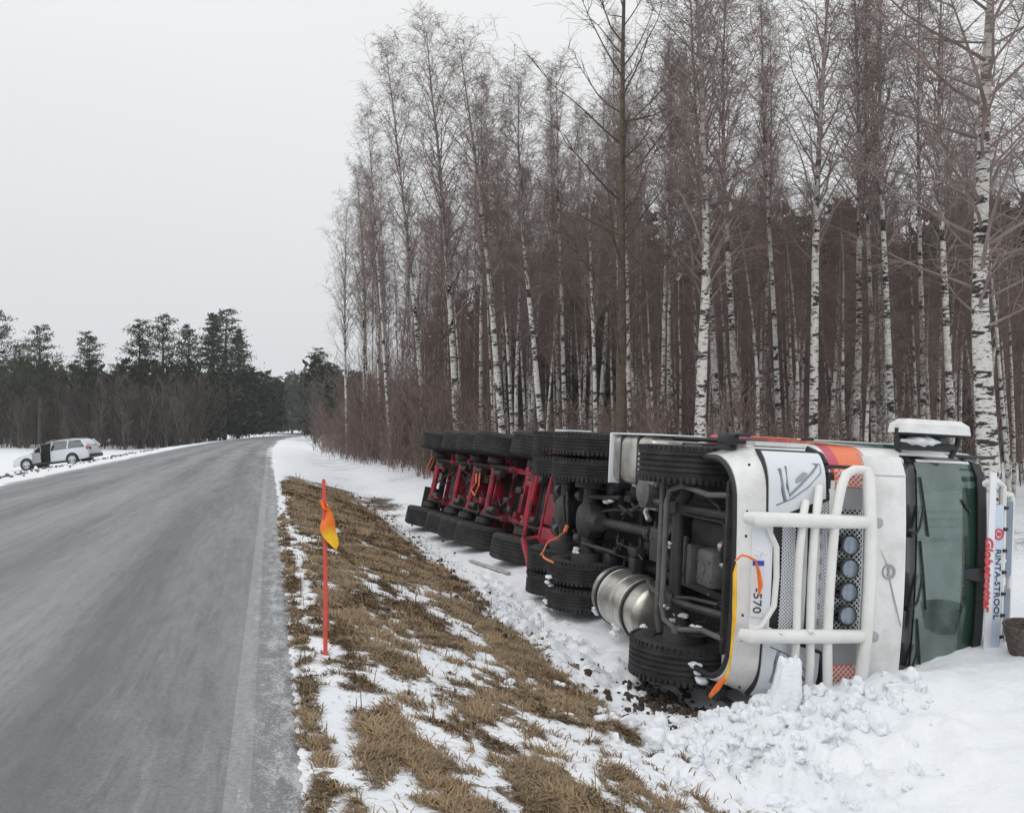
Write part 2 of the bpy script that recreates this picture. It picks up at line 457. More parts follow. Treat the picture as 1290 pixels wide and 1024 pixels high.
nt_.nodes.remove(x.p); nt_.links.new(m2_.outputs[0], [n for n in nt_.nodes if n.type == 'OUTPUT_MATERIAL'][0].inputs[0])
M['tinted'] = x.m
M['trim_dark'] = mat('cab_interior', (.055, .058, .060), .7, var=.3)
M['trim_grey'] = mat('cab_interior_pale', (.20, .21, .21), .7, var=.3)
# ---------------------------------------------------------------- the lie of the land
TH = math.atan(0.265)                       # heading of the straight road, left of the view axis
def road_line():
    pts = []; X, Y, h = -0.133 + .265 * 12, -12.0, -TH
    s = 0.0; ds = 1.0
    while s < 620:
        pts.append((X, Y, h, s))
        k = 0.0
        if s > 75: k = 1 / 1500.0
        if s > 190: k = 1 / 420.0
        if s > 330: k = 1 / 300.0
        h += k * ds; X += math.sin(h) * ds; Y += math.cos(h) * ds; s += ds
    return np.array(pts)
RL = road_line()
def road_ds(X, Y):
    """signed distance to the right of the right-hand edge line"""
    X = np.asarray(X, float); Y = np.asarray(Y, float); sh = X.shape
    x = X.ravel(); y = Y.ravel(); out = np.empty_like(x); os = np.empty_like(x)
    L = RL[::3]
    for a in range(0, len(x), 20000):
        xx = x[a:a + 20000, None]; yy = y[a:a + 20000, None]
        i = ((xx - L[None, :, 0]) ** 2 + (yy - L[None, :, 1]) ** 2).argmin(1)
        dx = xx[:, 0] - L[i, 0]; dy = yy[:, 0] - L[i, 1]; h = L[i, 2]
        out[a:a + 20000] = dx * np.cos(h) - dy * np.sin(h)
        os[a:a + 20000] = L[i, 3] + dx * np.sin(h) + dy * np.cos(h)
    return out.reshape(sh), os.reshape(sh)

PX = [-400, -140, -60, -20, -14.5, -13, -9.0, -8.0, -7.25, -7.2, .25, .26, .5, .9, 2.0, 2.8, 3.3, 3.9, 4.8, 6.0, 9.0, 14, 60, 400]
PZ = [.6, .1, -.45, -.75, -.85, -.75, -.10, -.04, -.02, -.03, -.03, .0, -.01, -.08, -.42, -.72, -.80, -.78, -.60, -.45, -.36, -.30, -.2, .3]
PZF = [.6, .1, -.45, -.75, -.85, -.75, -.10, -.04, -.02, -.03, -.03, .03, .06, .04, -.08, -.2, -.25, -.2, -.12, -.08, -.06, -.05, -.0, .3]
def ground(X, Y):
    d, s = road_ds(X, Y)
    z1 = np.interp(d, PX, PZ); z2 = np.interp(d, PX, PZF)
    w = sstep(24, 42, Y); z = z1 * (1 - w) + z2 * w
    off = sstep(.25, .4, d) + sstep(-7.2, -7.6, d)
    off = np.clip(off, 0, 1)
    grass = np.zeros_like(z); soil = np.zeros_like(z)
    # dead grass on the bank, snow lying between
    band = sstep(.30, .7, d) * (1 - sstep(2.5, 3.3, d + .5 * (fbm(X * .9, Y * .9, 5) - .5)))
    far = sstep(3.5, 15, Y)
    pat = .6 * fbm(d * 2.3 + s * .25, s * .95, 11, 4, .6) + .4 * fbm(d * 6 + s * .8, s * 3.0, 12, 4, .6)
    grass = band * ((pat - .5) * 2.6 + .55 + .10 * far - .12 * (1 - far) * (1 - sstep(.9, 1.5, d)))
    grass *= 1 - .9 * sstep(27, 36, Y + 5 * (fbm(X * .3, Y * .3, 3) - .5))
    edge = np.exp(-((d - .36) / .10) ** 2) * (.35 + .35 * fbm(X * 3, Y * 3, 9)) * (1 - sstep(14, 22, Y))
    grass = np.maximum(grass, edge)
    soil = np.exp(-((d - 2.75) / .40) ** 2) * sstep(8.5, 12, Y) * (1 - sstep(26, 36, Y)) * (.25 + .6 * fbm(X * 1.6, Y * 1.6, 21))
    soil = np.maximum(soil, .75 * np.exp(-((d - 3.4) / .9) ** 2 - ((Y - 28) / 4.0) ** 2) * fbm(X * 1.2, Y * 1.2, 23) * 1.6)
    soil = np.maximum(soil, .62 * np.exp(-(((X - 1.38) / .42) ** 2 + ((Y - 8.6) / .55) ** 2)))
    soil = np.maximum(soil, .5 * np.exp(-((d + 9.2) / .55) ** 2) * fbm(X * .9, Y * .9, 33) * 1.6 * sstep(15, 25, Y))
    wild = np.maximum(sstep(7.5, 11, d + 3.5 * sstep(25, 40, Y)) * fbm(X * .5, Y * .5, 41) * .66, sstep(.8, 2.5, d) * sstep(28, 34, Y) * fbm(X * .9, Y * .7, 43) * .62)
    soil = np.maximum(soil, wild)
    # relief
    n1 = fbm(X * .35, Y * .35, 51, 3) - .5; n2 = fbm(X * 2.2, Y * 2.2, 52, 4) - .5; n3 = fbm(X * 7, Y * 7, 53, 3) - .5
    z = z + off * (.16 * n1 * sstep(3, 9, np.abs(d - 1)) + .05 * n2 + .022 * n3)
    z = z + off * grass * (.05 * (fbm(X * 5, Y * 5, 54, 3) - .2))
    # churned snow in front of and beside the lorry
    ch = np.exp(-(((X - 1.75) / .95) ** 2 + ((Y - 6.35) / .85) ** 2)) + .7 * np.exp(-((d - 3.25) / .45) ** 2) * sstep(7, 9, Y) * (1 - sstep(14, 17, Y))
    ch = np.minimum(ch, 1)
    cn = np.abs(fbm(X * 2.6, Y * 2.6, 61, 5, .6) - .5) * 2
    cb_ = np.abs(fbm(X * 5.5, Y * 5.5, 64, 4, .6) - .5) * 2
    z = z + ch * (cn * .40 + cb_ * .16 - .08) + .17 * np.exp(-(((X - 2.1) / .85) ** 2 + ((Y - 6.9) / .45) ** 2)) + .12 * sstep(1.9, 2.5, X) * (1 - sstep(3.4, 4.4, X)) * np.exp(-((Y - 7.35) / .45) ** 2)
    ch2 = sstep(2.0, 3.0, X) * (1 - sstep(4.6, 5.6, X)) * np.exp(-((Y - 7.2) / 1.0) ** 2)
    z = z + ch2 * (.09 * cn + .03 * cb_)
    z = z + .13 * np.exp(-(((X - 1.95) / .35) ** 2 + ((Y - 7.35) / .40) ** 2))
    # footprints / soft hummocks in the foreground snow
    z = z + off * sstep(3.3, 4.2, d) * .06 * (fbm(X * 1.2, Y * 1.2, 71, 3) - .5)
    # hollow the front wheel has dug
    z = z - .22 * np.exp(-(((X - 1.75) / .55) ** 2 + ((Y - 8.6) / .75) ** 2))
    return z, grass, soil, d

def gz(X, Y):
    z, _, _, _ = ground(np.array([float(X)]), np.array([float(Y)])); return float(z[0])

def axis(parts):
    out = [parts[0][0]]
    for a, b, st in parts:
        n = max(1, int(round((b - a) / st))); out += list(a + (b - a) * np.arange(1, n + 1) / n)
    return np.array(out)
gx = axis([(-500, -100, 20), (-100, -40, 4), (-40, -14, 1.0), (-14, -4, .35), (-4, -1.6, .12), (-1.6, 4.2, .045), (4.2, 7.5, .1), (7.5, 20, .5), (20, 60, 3), (60, 100, 10), (100, 500, 40)])
gy = axis([(-20, 0, 2), (0, 3, .2), (3, 11, .05), (11, 17, .10), (17, 32, .2), (32, 80, .6), (80, 200, 4), (200, 400, 12), (400, 520, 40)])
GX, GY = np.meshgrid(gx, gy, indexing='ij')
GZ, GG, GS, GD = ground(GX, GY)
ni, nj = GX.shape
idx = np.arange(ni * nj).reshape(ni, nj)
q = np.stack([idx[:-1, :-1], idx[1:, :-1], idx[1:, 1:], idx[:-1, 1:]], -1).reshape(-1, 4)
gr = np_mesh('ground', np.stack([GX, GY, GZ], -1).reshape(-1, 3), q, M['ground'], smooth=True, attrs={'grass': GG.ravel(), 'soil': GS.ravel()})
tag(gr, kind='structure')

# road ribbon
dl = np.array([-7.4, -7.0, -6, -5, -4, -3, -2, -1, -.5, 0, .15, .25, .34])
rag = 0
rv = []; ruv = []
for (X, Y, h, s) in RL[::2]:
    for j, d in enumerate(dl):
        dd = d
        if j == len(dl) - 1: dd = d + .10 * (float(rng_noise(np.array([s * .9]), np.array([3.3]), 7)[0]) - .5)
        if j == 0: dd = d + .3 * (float(rng_noise(np.array([s * .5]), np.array([8.3]), 7)[0]) - .5)
        crown = .02 - .02 * abs(d + 3.4) / 3.9 - (.03 if j in (0, len(dl) - 1) else 0)
        rv.append((X + dd * math.cos(h), Y - dd * math.sin(h), crown + .004)); ruv.append((dd, s))
nr_ = len(RL[::2]); nd = len(dl)
idx = np.arange(nr_ * nd).reshape(nr_, nd)
q = np.stack([idx[:-1, :-1], idx[:-1, 1:], idx[1:, 1:], idx[1:, :-1]], -1).reshape(-1, 4)
tag(np_mesh('road', rv, q, M['road'], smooth=True, uv=ruv), kind='structure')

# dead grass on the bank
rs = np.random.RandomState(4)
def grass_blades():
    n = 760000
    Y = 2.6 + 26 * rs.rand(n) ** 1.9
    d = rs.uniform(.28, 3.4, n)
    X = -0.133 - .265 * Y + d / math.cos(TH)
    z, g, so, dd = ground(X, Y)
    g2 = g + (fbm(X * 11, Y * 11, 77, 3) - .5) * 1.1
    keep = (g2 > .46) | ((rs.rand(n) < .012) & (dd > .5))
    X, Y, z, g = X[keep], Y[keep], z[keep], g[keep]
    n = len(X)
    cl = fbm(X * 4, Y * 4, 90, 2)
    L = (.025 + .065 * rs.rand(n)) * (.6 + .8 * cl) * (1 + .02 * Y)
    tall = rs.rand(n) < .002; L[tall] *= 3.0
    az = 2 * np.pi * fbm(X * 2.2, Y * 2.2, 91, 2) * 1.4 + rs.normal(0, .95, n) - 1.2     # combed, swirling tufts that lie over down-slope
    lean = np.clip(rs.normal(1.15, .22, n), .3, 1.45); lean[tall] = .25
    w = (.0014 + .0016 * rs.rand(n)) * (1 + .14 * Y)
    dirx, diry = np.cos(az), np.sin(az)
    bx, by = -diry, dirx
    P0 = np.stack([X, Y, z - .012], 1)
    h1 = np.sin(np.pi / 2 - lean * .75); r1 = np.cos(np.pi / 2 - lean * .75)
    P1 = P0 + np.stack([dirx * r1 * L * .55, diry * r1 * L * .55, h1 * L * .55], 1)
    h2 = np.cos(lean * 1.25); r2 = np.sin(lean * 1.25)
    P2 = P1 + np.stack([dirx * r2 * L * .5, diry * r2 * L * .5, h2 * L * .4], 1)
    side = np.stack([bx * w, by * w, 0 * w], 1)
    V = np.stack([P0 - side, P0 + side, P1 + side * .8, P1 - side * .8, P2 + side * .15, P2 - side * .15], 1).reshape(-1, 3)
    b = np.arange(n)[:, None] * 6
    F = np.concatenate([b + [0, 1, 2, 3], b + [3, 2, 4, 5]], 0)
    tone = np.repeat(np.clip(.15 + .55 * rs.rand(n) + .5 * (cl - .4), 0, 1), 6)
    return V, F, tone
V, F, T = grass_blades()
tag(np_mesh('dead_grass', V, F, M['grass'], attrs={'tone': T}), 'matted brown dead grass on the roadside bank', 'grass', kind='stuff')

# lumps of broken snow
def clods(name, n, place, smin, smax, material, seed):
    r_ = np.random.RandomState(seed)
    t = bmesh.new(); bmesh.ops.create_icosphere(t, subdivisions=3 if smax > .05 else 2, radius=1)
    bv = np.array([v.co[:] for v in t.verts]); bf = np.array([[v.index for v in f.verts] for f in t.faces]); t.free()
    Vs = []; Fs = []
    for i in range(n):
        X, Y = place(r_); s = smin + (smax - smin) * r_.rand() ** 2.5
        nz_ = np.array([mnoise.noise(Vector(v * 1.5) + Vector((i * 3.1, 0, 0))) * .75 + mnoise.noise(Vector(v * 4) + Vector((0, i * 2.3, 0))) * .28 for v in bv])[:, None]
        u = bv * (1 + nz_) * s * r_.uniform(.6, 1.15, (1, 3))
        a = r_.rand() * 6.28; c, sn = math.cos(a), math.sin(a)
        u = np.stack([u[:, 0] * c - u[:, 1] * sn, u[:, 0] * sn + u[:, 1] * c, u[:, 2]], 1)
        Vs.append(u + [X, Y, gz(X, Y) + s * .12]); Fs.append(bf + i * len(bv))
    return np_mesh(name, np.concatenate(Vs), np.concatenate(Fs), material, smooth=True)
def pl1(r_):
    if r_.rand() < .62: return r_.normal(1.65, .50), r_.normal(6.7, .50)
    if r_.rand() < .6:
        Y = r_.uniform(7.5, 15); return -0.133 - .265 * Y + (3.2 + r_.normal(0, .22)) / math.cos(TH), Y
    return r_.uniform(1.8, 3.2), r_.normal(7.1, .3)
tag(clods('snow_clods', 430, pl1, .010, .080, M['snowy'], 8), 'broken lumps of snow thrown up around the cab', 'snow', kind='stuff')
def pl2(r_):
    if r_.rand() < .5: return r_.normal(1.35, .22), r_.normal(8.3, .40)
    Y = r_.uniform(9, 30); return -0.133 - .265 * Y + (2.8 + r_.normal(0, .3)) / math.cos(TH), Y
tag(clods('soil_clods', 640, pl2, .008, .05, mat('soil', (.05, .032, .024), .9, var=.4), 9), 'dark crumbs of torn up soil beside the wheels', 'soil', kind='stuff')
def pl3(r_):
    Y = r_.uniform(18, 75); return -0.133 - .265 * Y + (-9.0 + r_.normal(0, .35)) / math.cos(TH), Y
tag(clods('slush_clods', 380, pl3, .02, .085, mat('dirty_slush', (.16, .15, .14), .8, var=.5), 10), 'grey ploughed clods along the far road edge', 'slush', kind='stuff')
# one upright slab of snow against the grille
t = G(); r_ = random.Random(3)
sx, sy = 2.10, 7.12; sz = gz(sx, sy)
bmesh.ops.create_cube(t.bm, size=1); bmesh.ops.subdivide_edges(t.bm, edges=list(t.bm.edges), cuts=9, use_grid_fill=True)
for v in t.bm.verts:
    p = v.co.normalized() * .5; c_ = v.co * .62 + p * .38
    c_ *= 1 + .30 * mnoise.noise(c_ * 3.5) + .12 * mnoise.noise(c_ * 9)
    k_ = c_.z + .5
    v.co = (sx + .06 * k_ + c_.x * .21 * (1.3 - .62 * k_), sy + c_.y * .20 * (1.3 - .62 * k_), sz + .13 + c_.z * .48)
tag(t.build('snow_heap', M['snowy'], ang=80), 'upright broken block of snow standing against the grille bars', 'snow heap')
# ---------------------------------------------------------------- overturned tractor unit (built upright: x forward, y to its left, z up)
def lying_matrix(P, yaw, roll, pitch=0.0):
    F = Vector((math.sin(yaw), -math.cos(yaw), 0)); L = Vector((0, 0, -1)); U = F.cross(L)
    L2 = math.cos(roll) * L + math.sin(roll) * U; U2 = F.cross(L2)
    F3 = F * math.cos(pitch) + L2 * math.sin(pitch); L3 = U2.cross(F3)
    return Matrix(((F3.x, L3.x, U2.x, P[0]), (F3.y, L3.y, U2.y, P[1]), (F3.z, L3.z, U2.z, P[2]), (0, 0, 0, 1)))
FA, DA, TA = -1.27, -4.38, -5.44
truck = empty('overturned_lorry')
truck.matrix_world = lying_matrix((1.46, 7.401, .43), R(12.78), R(-2.98), R(.3))
tag(truck, 'white lorry tractor lying on its side in the snowy ditch, grille facing the camera', 'lorry')

HW = 1.095
ZX = [.30, .66, 1.20, 1.62, 1.66, 2.0, 2.06, 3.05, 3.22, 3.50, 3.70, 3.80]
XF = [-.02, .0, -.02, -.03, -.03, -.07, -.12, -.47, -.56, -.86, -1.2, -1.7]
def hw_(z): return float(np.interp(z, [0, 3.0, 3.3, 3.6, 3.8], [HW, HW, 1.09, .98, .86]))
def rc_(z): return float(np.interp(z, [.3, 1.2, 2.0, 3.8], [.42, .34, .26, .34]))
def xfront(z, y):
    xf = float(np.interp(z, ZX, XF)); hw = hw_(z); rc = rc_(z); ay = min(abs(y), hw - 1e-4)
    x_ = xf - .07 * (min(ay, hw - rc) / hw) ** 2
    e = ay - (hw - rc)
    if e > 0: x_ -= rc - math.sqrt(max(rc * rc - e * e, 0))
    return x_
def cab_ring(z, xb=-2.3, n=9, grow=0.0):
    hw = hw_(z); rc = rc_(z); pts = [(xb, -hw * (1.065 if xb < -2 else 1), z)]
    ys = []
    for k in range(n + 1):
        a = math.pi / 2 * (1 - k / n); ys.append(hw - rc + rc * math.sin(a))
    for y in ys: pts.append((xfront(z, y), -y, z))
    for k in range(1, 9): y = -(hw - rc) + 2 * (hw - rc) * k / 9; pts.append((xfront(z, y), y, z))
    for y in reversed(ys): pts.append((xfront(z, y), y, z))
    pts.append((xb, hw * (1.065 if xb < -2 else 1), z)); return pts
def patch(name, material, z0, z1, y0, y1, off=.012, thick=.03, nz=6, ny=14, parent=None, g=None):
    """panel following the cab front; y0,y1 may be functions of z"""
    f0 = y0 if callable(y0) else (lambda z: y0); f1 = y1 if callable(y1) else (lambda z: y1)
    gg = g or G()
    def f(z, t):
        y = f0(z) + (f1(z) - f0(z)) * t
        return (xfront(z, y) + off, y, z)
    gg.shell(f, [z0 + (z1 - z0) * i / nz for i in range(nz + 1)], [j / ny for j in range(ny + 1)], (-thick, 0, 0))
    if g is None: return gg.build(name, material, parent or truck)

# cab shell
g = G()
zs = [1.20, 1.4, 1.62, 1.66, 1.85, 2.0, 2.06, 2.3, 2.6, 2.9, 3.05, 3.22, 3.36, 3.50, 3.62, 3.70, 3.76, 3.80]
g.loft([cab_ring(z) for z in zs])
hole = [f for f in g.bm.faces if 2.06 < f.calc_center_median().z < 3.05 and abs(f.calc_center_median().y) < .97 and f.calc_center_median().x > -.75]
bmesh.ops.delete(g.bm, geom=hole, context='FACES')
cab = g.build('cab_body', M['cab'], truck, ang=28)
# front lower box carrying the grille, set back
g = G()
g.loft([[(p[0] - .10 if p[0] > -.6 else p[0], p[1] * .97, p[2]) for p in cab_ring(z, -.72)] for z in (.64, .9, 1.2)])
g.build('grille_surround', M['white'], truck)
# bumper band that curls round to the wheel arches, dark inside
def bump_path(z):
    return [(p[0], p[1] * .94, p[2]) for p in cab_ring(z, -.66, 10)]
g = G()
P0 = bump_path(.5); nP = len(P0)
def fb(z, j):
    r_ = bump_path(z); p = r_[j]
    k = (.68 - z) / .29
    return (p[0] - .04 * k * k + .03, p[1] * (1.02 - .085 * k), z)
g.shell(fb, [.39, .41, .46, .53, .6, .68], list(range(nP)), (-.035, 0, 0))
bumper = g.build('bumper', M['white'], truck, ang=50)
g = G()
g.tube([(p[0] - .045, p[1] * .905, .39) for p in bump_path(.42)], .026, 8)
g.build('rubber_lip', M['black'], bumper)
for s in (-1, 1):      # fender behind the headlamp, with a real wheel arch
    g = G()
    arc = [(FA + .66 * math.cos(a), .54 + .66 * math.sin(a)) for a in [R(18 + 68 * k / 9) for k in range(10)]]
    poly = [(-.42, .72), (-.42, 1.22)] + [(-1.33, 1.22)] + arc[::-1]
    g.prism([(a, b) for a, b in poly], 1, s * (HW - .035), s * (HW + .004))
    g.build('fender', M['white'], truck)
    g = G()
    g.tube([(FA + .65 * math.cos(a), s * (HW - .0), .54 + .65 * math.sin(a)) for a in [R(172 * k / 16 + 4) for k in range(17)]], .022, 8)
    g.build('wheel_arch_trim', M['black'], truck)
    g = G()    # dark wheel-housing liner
    g.shell(lambda u, v: (FA + .62 * math.cos(u), v, .56 + .62 * math.sin(u)), [R(10 + 160 * k / 14) for k in range(15)], [s * .62, s * (HW - .04)], (0, 0, .02))
    g.build('wheel_liner', M['black'], truck)

# hood panel under the windscreen
patch('front_panel', M['white'], 1.58, 1.98, -1.02, 1.02, .022, .03)
g = G()
for y in (-.86, .86): patch(None, None, 1.60, 1.97, y - .004, y + .004, .0245, .01, 2, 1, g=g)
patch(None, None, 1.56, 1.575, -1.04, 1.04, .014, .02, 1, 16, g=g)
g.build_each('panel_seam', M['grey_line'], truck)
# round maker's mark on its slanting bar
g = G()
yl, zl = -.045, 1.80
xl = xfront(zl, yl) + .03
for rr_ in (.058,):
    g.tube([(xl, yl + rr_ * math.cos(a), zl + rr_ * math.sin(a)) for a in [2 * math.pi * k / 28 for k in range(29)]], .009, 6, cap=False)
g.box((xl, yl, zl), (.012, .075, .014), .002); g.box((xl, yl - .03, zl), (.012, .012, .03), .002); g.box((xl, yl + .03, zl), (.012, .012, .03), .002)
g.build('round_emblem', M['grey_line'], truck)
g = G()
g.tube([(xl - .006, -.42, 1.60), (xl - .006, yl - .06, 1.785)], .006, 6); g.tube([(xl - .006, yl + .06, 1.815), (xl - .012, .42, 1.945)], .006, 6)
g.build('diagonal_trim', M['grey_line'], truck)

# grille field: dark slots, meshes and white blades
def lattice(g, z0, z1, y0, y1, x_, pitch, w, th=.008):
    """two families of slanting strips clipped to the rectangle"""
    H = z1 - z0; Wd = y1 - y0
    for sgn in (1, -1):
        k = -int(H / pitch) - 2
        while k * pitch < Wd + H:
            a = k * pitch
            # line y = y0 + a + sgn' * t,  z = z0 + t
            pts = []
            for t in (0, H):
                yy = y0 + a + (t if sgn > 0 else H - t); pts.append((yy, z0 + t))
            (ya, za), (yb, zb) = pts
            # clip in y
            def clip(ya, za, yb, zb):
                if ya > yb: ya, za, yb, zb = yb, zb, ya, za
                if yb <= y0 or ya >= y1: return None
                if ya < y0: za += (zb - za) * (y0 - ya) / (yb - ya); ya = y0
                if yb > y1: zb = za + (zb - za) * (y1 - ya) / (yb - ya); yb = y1
                return ya, za, yb, zb
            c = clip(ya, za, yb, zb)
            if c and (c[2] - c[0]) > .004:
                ya, za, yb, zb = c
                L_ = math.hypot(yb - ya, zb - za); an = math.atan2(zb - za, yb - ya)
                xm = (xfront((za + zb) / 2, (ya + yb) / 2) + x_)
                g.box((xm, (ya + yb) / 2, (za + zb) / 2), (th, L_, w), 0, Matrix.Rotation(an, 4, 'X'))
            k += 1
    return g
patch('grille_back', M['black'], .66, 1.54, -.93, .93, .004, .05, 8, 18)
g = G(); lattice(g, 1.25, 1.53, -.56, .56, .012, .046, .0095); gr_up = g.build('upper_mesh', M['steel'], truck, smooth=False)
for s in (-1, 1):
    g = G(); lattice(g, 1.25, 1.53, *((.56, .74) if s > 0 else (-.74, -.56)), .022, .024, .009)
    g.build('side_mesh', M['grey_line'], truck, smooth=False)
g = G()
for s in (-1, 1): patch(None, None, 1.25, 1.53, *((.56, .74) if s > 0 else (-.74, -.56)), .012, .03, 2, 2, g=g)
g.build_each('side_mesh_backing', M['panel_white'], truck)
g = G()
for s in (-1, 1): patch(None, None, 1.27, 1.53, *((.745, .90) if s > 0 else (-.90, -.745)), .010, .03, 2, 3, g=g)
g.build_each('orange_corner', M['orange'], truck)
for s in (-1, 1):
    g = G(); lattice(g, 1.275, 1.53, *((.75, .895) if s > 0 else (-.895, -.75)), .016, .046, .0048)
    g.build('corner_mesh', M['panel_white'], truck, smooth=False)
for a_ in ((.775, .90, -.44, .46), (1.14, 1.20, -.66, .66), (.70, .92, -.66, -.50)):
    g = G(); lattice(g, *a_, .016, .030, .009); g.build('lower_mesh', M['panel_white'], truck, smooth=False)
for z0, z1, ya, yb, nm in ((.945, 1.005, -.66, .72, 'grille_blade'), (1.06, 1.13, -.74, .76, 'grille_blade'), (1.205, 1.262, -.80, .82, 'grille_blade')):
    patch(nm, M['white'], z0, z1, ya, yb, .03, .05, 1, 16)
g = G()
for k in range(9):
    y = -.5 + k * .125
    g.box((xfront(1.13, y) + .03, y, 1.135), (.012, .05, .022), .003)
g.build_each('blade_notch', M['grey_line'], truck)
# number plate recess with its white trim
patch('plate_recess', M['panel_white'], .50, .68, -.46, .50, .035, .05, 1, 10)
g = G()
path = [(.50, -.42), (.62, -.40), (.705, -.24), (.715, 0), (.705, .24), (.60, .42), (.50, .44)]
g.tube([(xfront(z, y) + .05, y, z) for z, y in path], .026, 8)
g.build('recess_trim', M['white'], truck)
npz = .545
g = G(); g.box((xfront(npz, .1) + .055, .10, npz), (.012, .46, .11), .004); nplate = g.build('number_plate', M['plate'], truck)
g = G(); g.box((xfront(npz, .1) + .063, -.105, npz), (.006, .04, .10), .001); g.build('plate_band', M['blue'], nplate)

def lettering(name, text, size, M4, material, parent, shear=0.0, ext=.003, width=None, bold=.0):
    cu = bpy.data.curves.new(name, 'FONT'); cu.body = text; cu.size = size; cu.extrude = ext; cu.align_x = 'CENTER'; cu.align_y = 'CENTER'
    cu.shear = shear; cu.offset = bold; cu.resolution_u = 3
    o = bpy.data.objects.new(name, cu); C.objects.link(o)
    bpy.context.view_layer.update()
    me = bpy.data.meshes.new_from_object(o.evaluated_get(bpy.context.evaluated_depsgraph_get()))
    bpy.data.objects.remove(o); bpy.data.curves.remove(cu)
    me.name = name; me.materials.clear(); me.materials.append(material)
    if width:
        xs = [v.co.x for v in me.vertices]; k = width / (max(xs) - min(xs))
        me.transform(Matrix.Diagonal((k, 1, 1, 1)))
    me.transform(M4)
    r = bpy.data.objects.new(name, me); C.objects.link(r); r.parent = parent
    return r
def face_mat(x_, y, z, tilt=0.0):
    return Matrix.Translation((x_, y, z)) @ Matrix.Rotation(tilt, 4, 'Y') @ Matrix(((0, 0, 1, 0), (1, 0, 0, 0), (0, 1, 0, 0), (0, 0, 0, 1)))
lettering('plate_text', '-570', .105, face_mat(xfront(npz, .1) + .064, .20, npz), M['ink'], nplate, width=.20)

# headlamps
for s in (-1, 1):
    lo = lambda z, s=s: s * (.45 + (z - .62) * .36)
    hi = lambda z, s=s: s * 1.035
    lo2 = lambda z, s=s: s * (.42 + (z - .62) * .36)
    patch('headlamp_gasket', M['black'], .62, 1.21, lo2, hi, .030, .06, 8, 8)
    hl = patch('headlamp', M['headlens'], .635, 1.165, lo, lambda z, s=s: s * 1.02, .045, .05, 8, 10)
    g = G()
    def hp(z, y): return (xfront(z, y) + .047, s * y, z)
    g.tube([hp(z, y) for z, y in ((.74, .88), (.76, .70), (.78, .62))], .016, 6, flat=1)
    g.tube([hp(z, y) for z, y in ((.80, .90), (.80, .74), (.82, .66), (.93, .76), (1.04, .86), (1.10, .92))], .010, 6)
    g.tube([hp(z, y) for z, y in ((.70, .58), (.85, .64), (1.0, .74), (1.12, .86), (1.13, .93), (1.06, .93))], .006, 6)
    g.build('light_strip', M['lens'], hl)
    g = G(); g.prism([(.86, .74), (.94, .79), (.99, .85), (.95, .86), (.88, .80)], 0, xfront(.9, .8) + .02, xfront(.9, .8) + .05)
    if s < 0: bmesh.ops.transform(g.bm, matrix=Matrix.Diagonal((1, -1, 1, 1)), verts=g.bm.verts)
    # swap: prism poly is (y,z); written as (z,y) above
    bmesh.ops.transform(g.bm, matrix=Matrix(((1, 0, 0, 0), (0, 0, 1 if s > 0 else -1, 0), (0, 1 if s > 0 else -1, 0, 0), (0, 0, 0, 1))), verts=g.bm.verts)
    g.build('lamp_reflector', M['grey_line'], hl)
    g = G(); g.tube([(xfront(1.2, .93) + .03, s * .93, 1.20), (xfront(1.2, 1.0) + .03, s * 1.0, 1.19), (xfront(1.12, 1.06) + .02, s * 1.06, 1.10)], .024, 6)
    g.box((xfront(1.19, .80) + .03, s * .80, 1.20), (.03, .14, .03), .006)
    g.build('corner_joint', M['black'], truck)
    # dark indicator block and side step scrap behind the fender
    g = G(); g.box((-.50, s * 1.10, .50), (.20, .10, .12), .02); g.box((-.42, s * 1.145, .56), (.34, .03, .07), .012)
    g.build('corner_deflector', M['black'], truck)

# bull bar
bullbar = empty('bull_bar'); bullbar.parent = truck
BX = .135
def bar(pts, r, name='bar'):
    G().tube([(BX + p[2] if len(p) > 2 else BX, p[1], p[0] - (.10 if p[0] > 1.5 else .04)) for p in pts], r, 14).build(name, M['white_bar'], bullbar)
for s in (-1, 1):
    yb_ = .47 * s
    G().tube([(.06, yb_, .42), (BX, yb_, .46), (BX, yb_, .55), (BX, yb_, 1.2), (BX - .01, yb_, 1.46), (BX - .03, yb_, 1.50)], [.05, .059, .059, .059, .055, .045], 16).build('upright_bar', M['white_bar'], bullbar)
bar([(1.60, -.90, -.10), (1.605, -.84, -.05), (1.61, -.4), (1.61, 0, .01), (1.61, .4), (1.605, .84, -.05), (1.60, .93, -.10)], .052, 'top_bar')
bar([(1.58, -.90, -.08), (1.42, -.90, -.07), (1.33, -.86, -.05), (1.28, -.76, -.03), (1.23, -.52, -.02), (1.20, -.2), (1.19, .1), (1.20, .5, -.02), (1.23, .8, -.04), (1.26, .95, -.08)], .040, 'curved_bar')
bar([(1.13, -.74, -.12), (1.09, -.66, -.06), (1.05, -.40, -.03), (1.035, 0, -.02), (1.045, .4, -.03), (1.08, .7, -.06), (1.11, .88, -.12)], .035, 'curved_bar')
bar([(1.00, -.62, -.10), (.955, -.52, -.05), (.915, -.2, -.02), (.91, .1, -.02), (.925, .5, -.03), (.95, .84, -.10)], .033, 'curved_bar')
for s in (-1, 1):
    g = G(); g.lathe((BX + .0, s * .47, 1.57), (1, 0, 0), [(-.05, .030), (0, .046), (.012, .046), (.02, .030), (.022, .012)], 20); g.build('clamp_boss', M['grey_line'], bullbar)
    g = G()
    for y in (.32, .52, .90): g.box((.045, s * y, .43), (.02, .022, .016), .004)
    g.build_each('bumper_slot', M['black'], bumper)
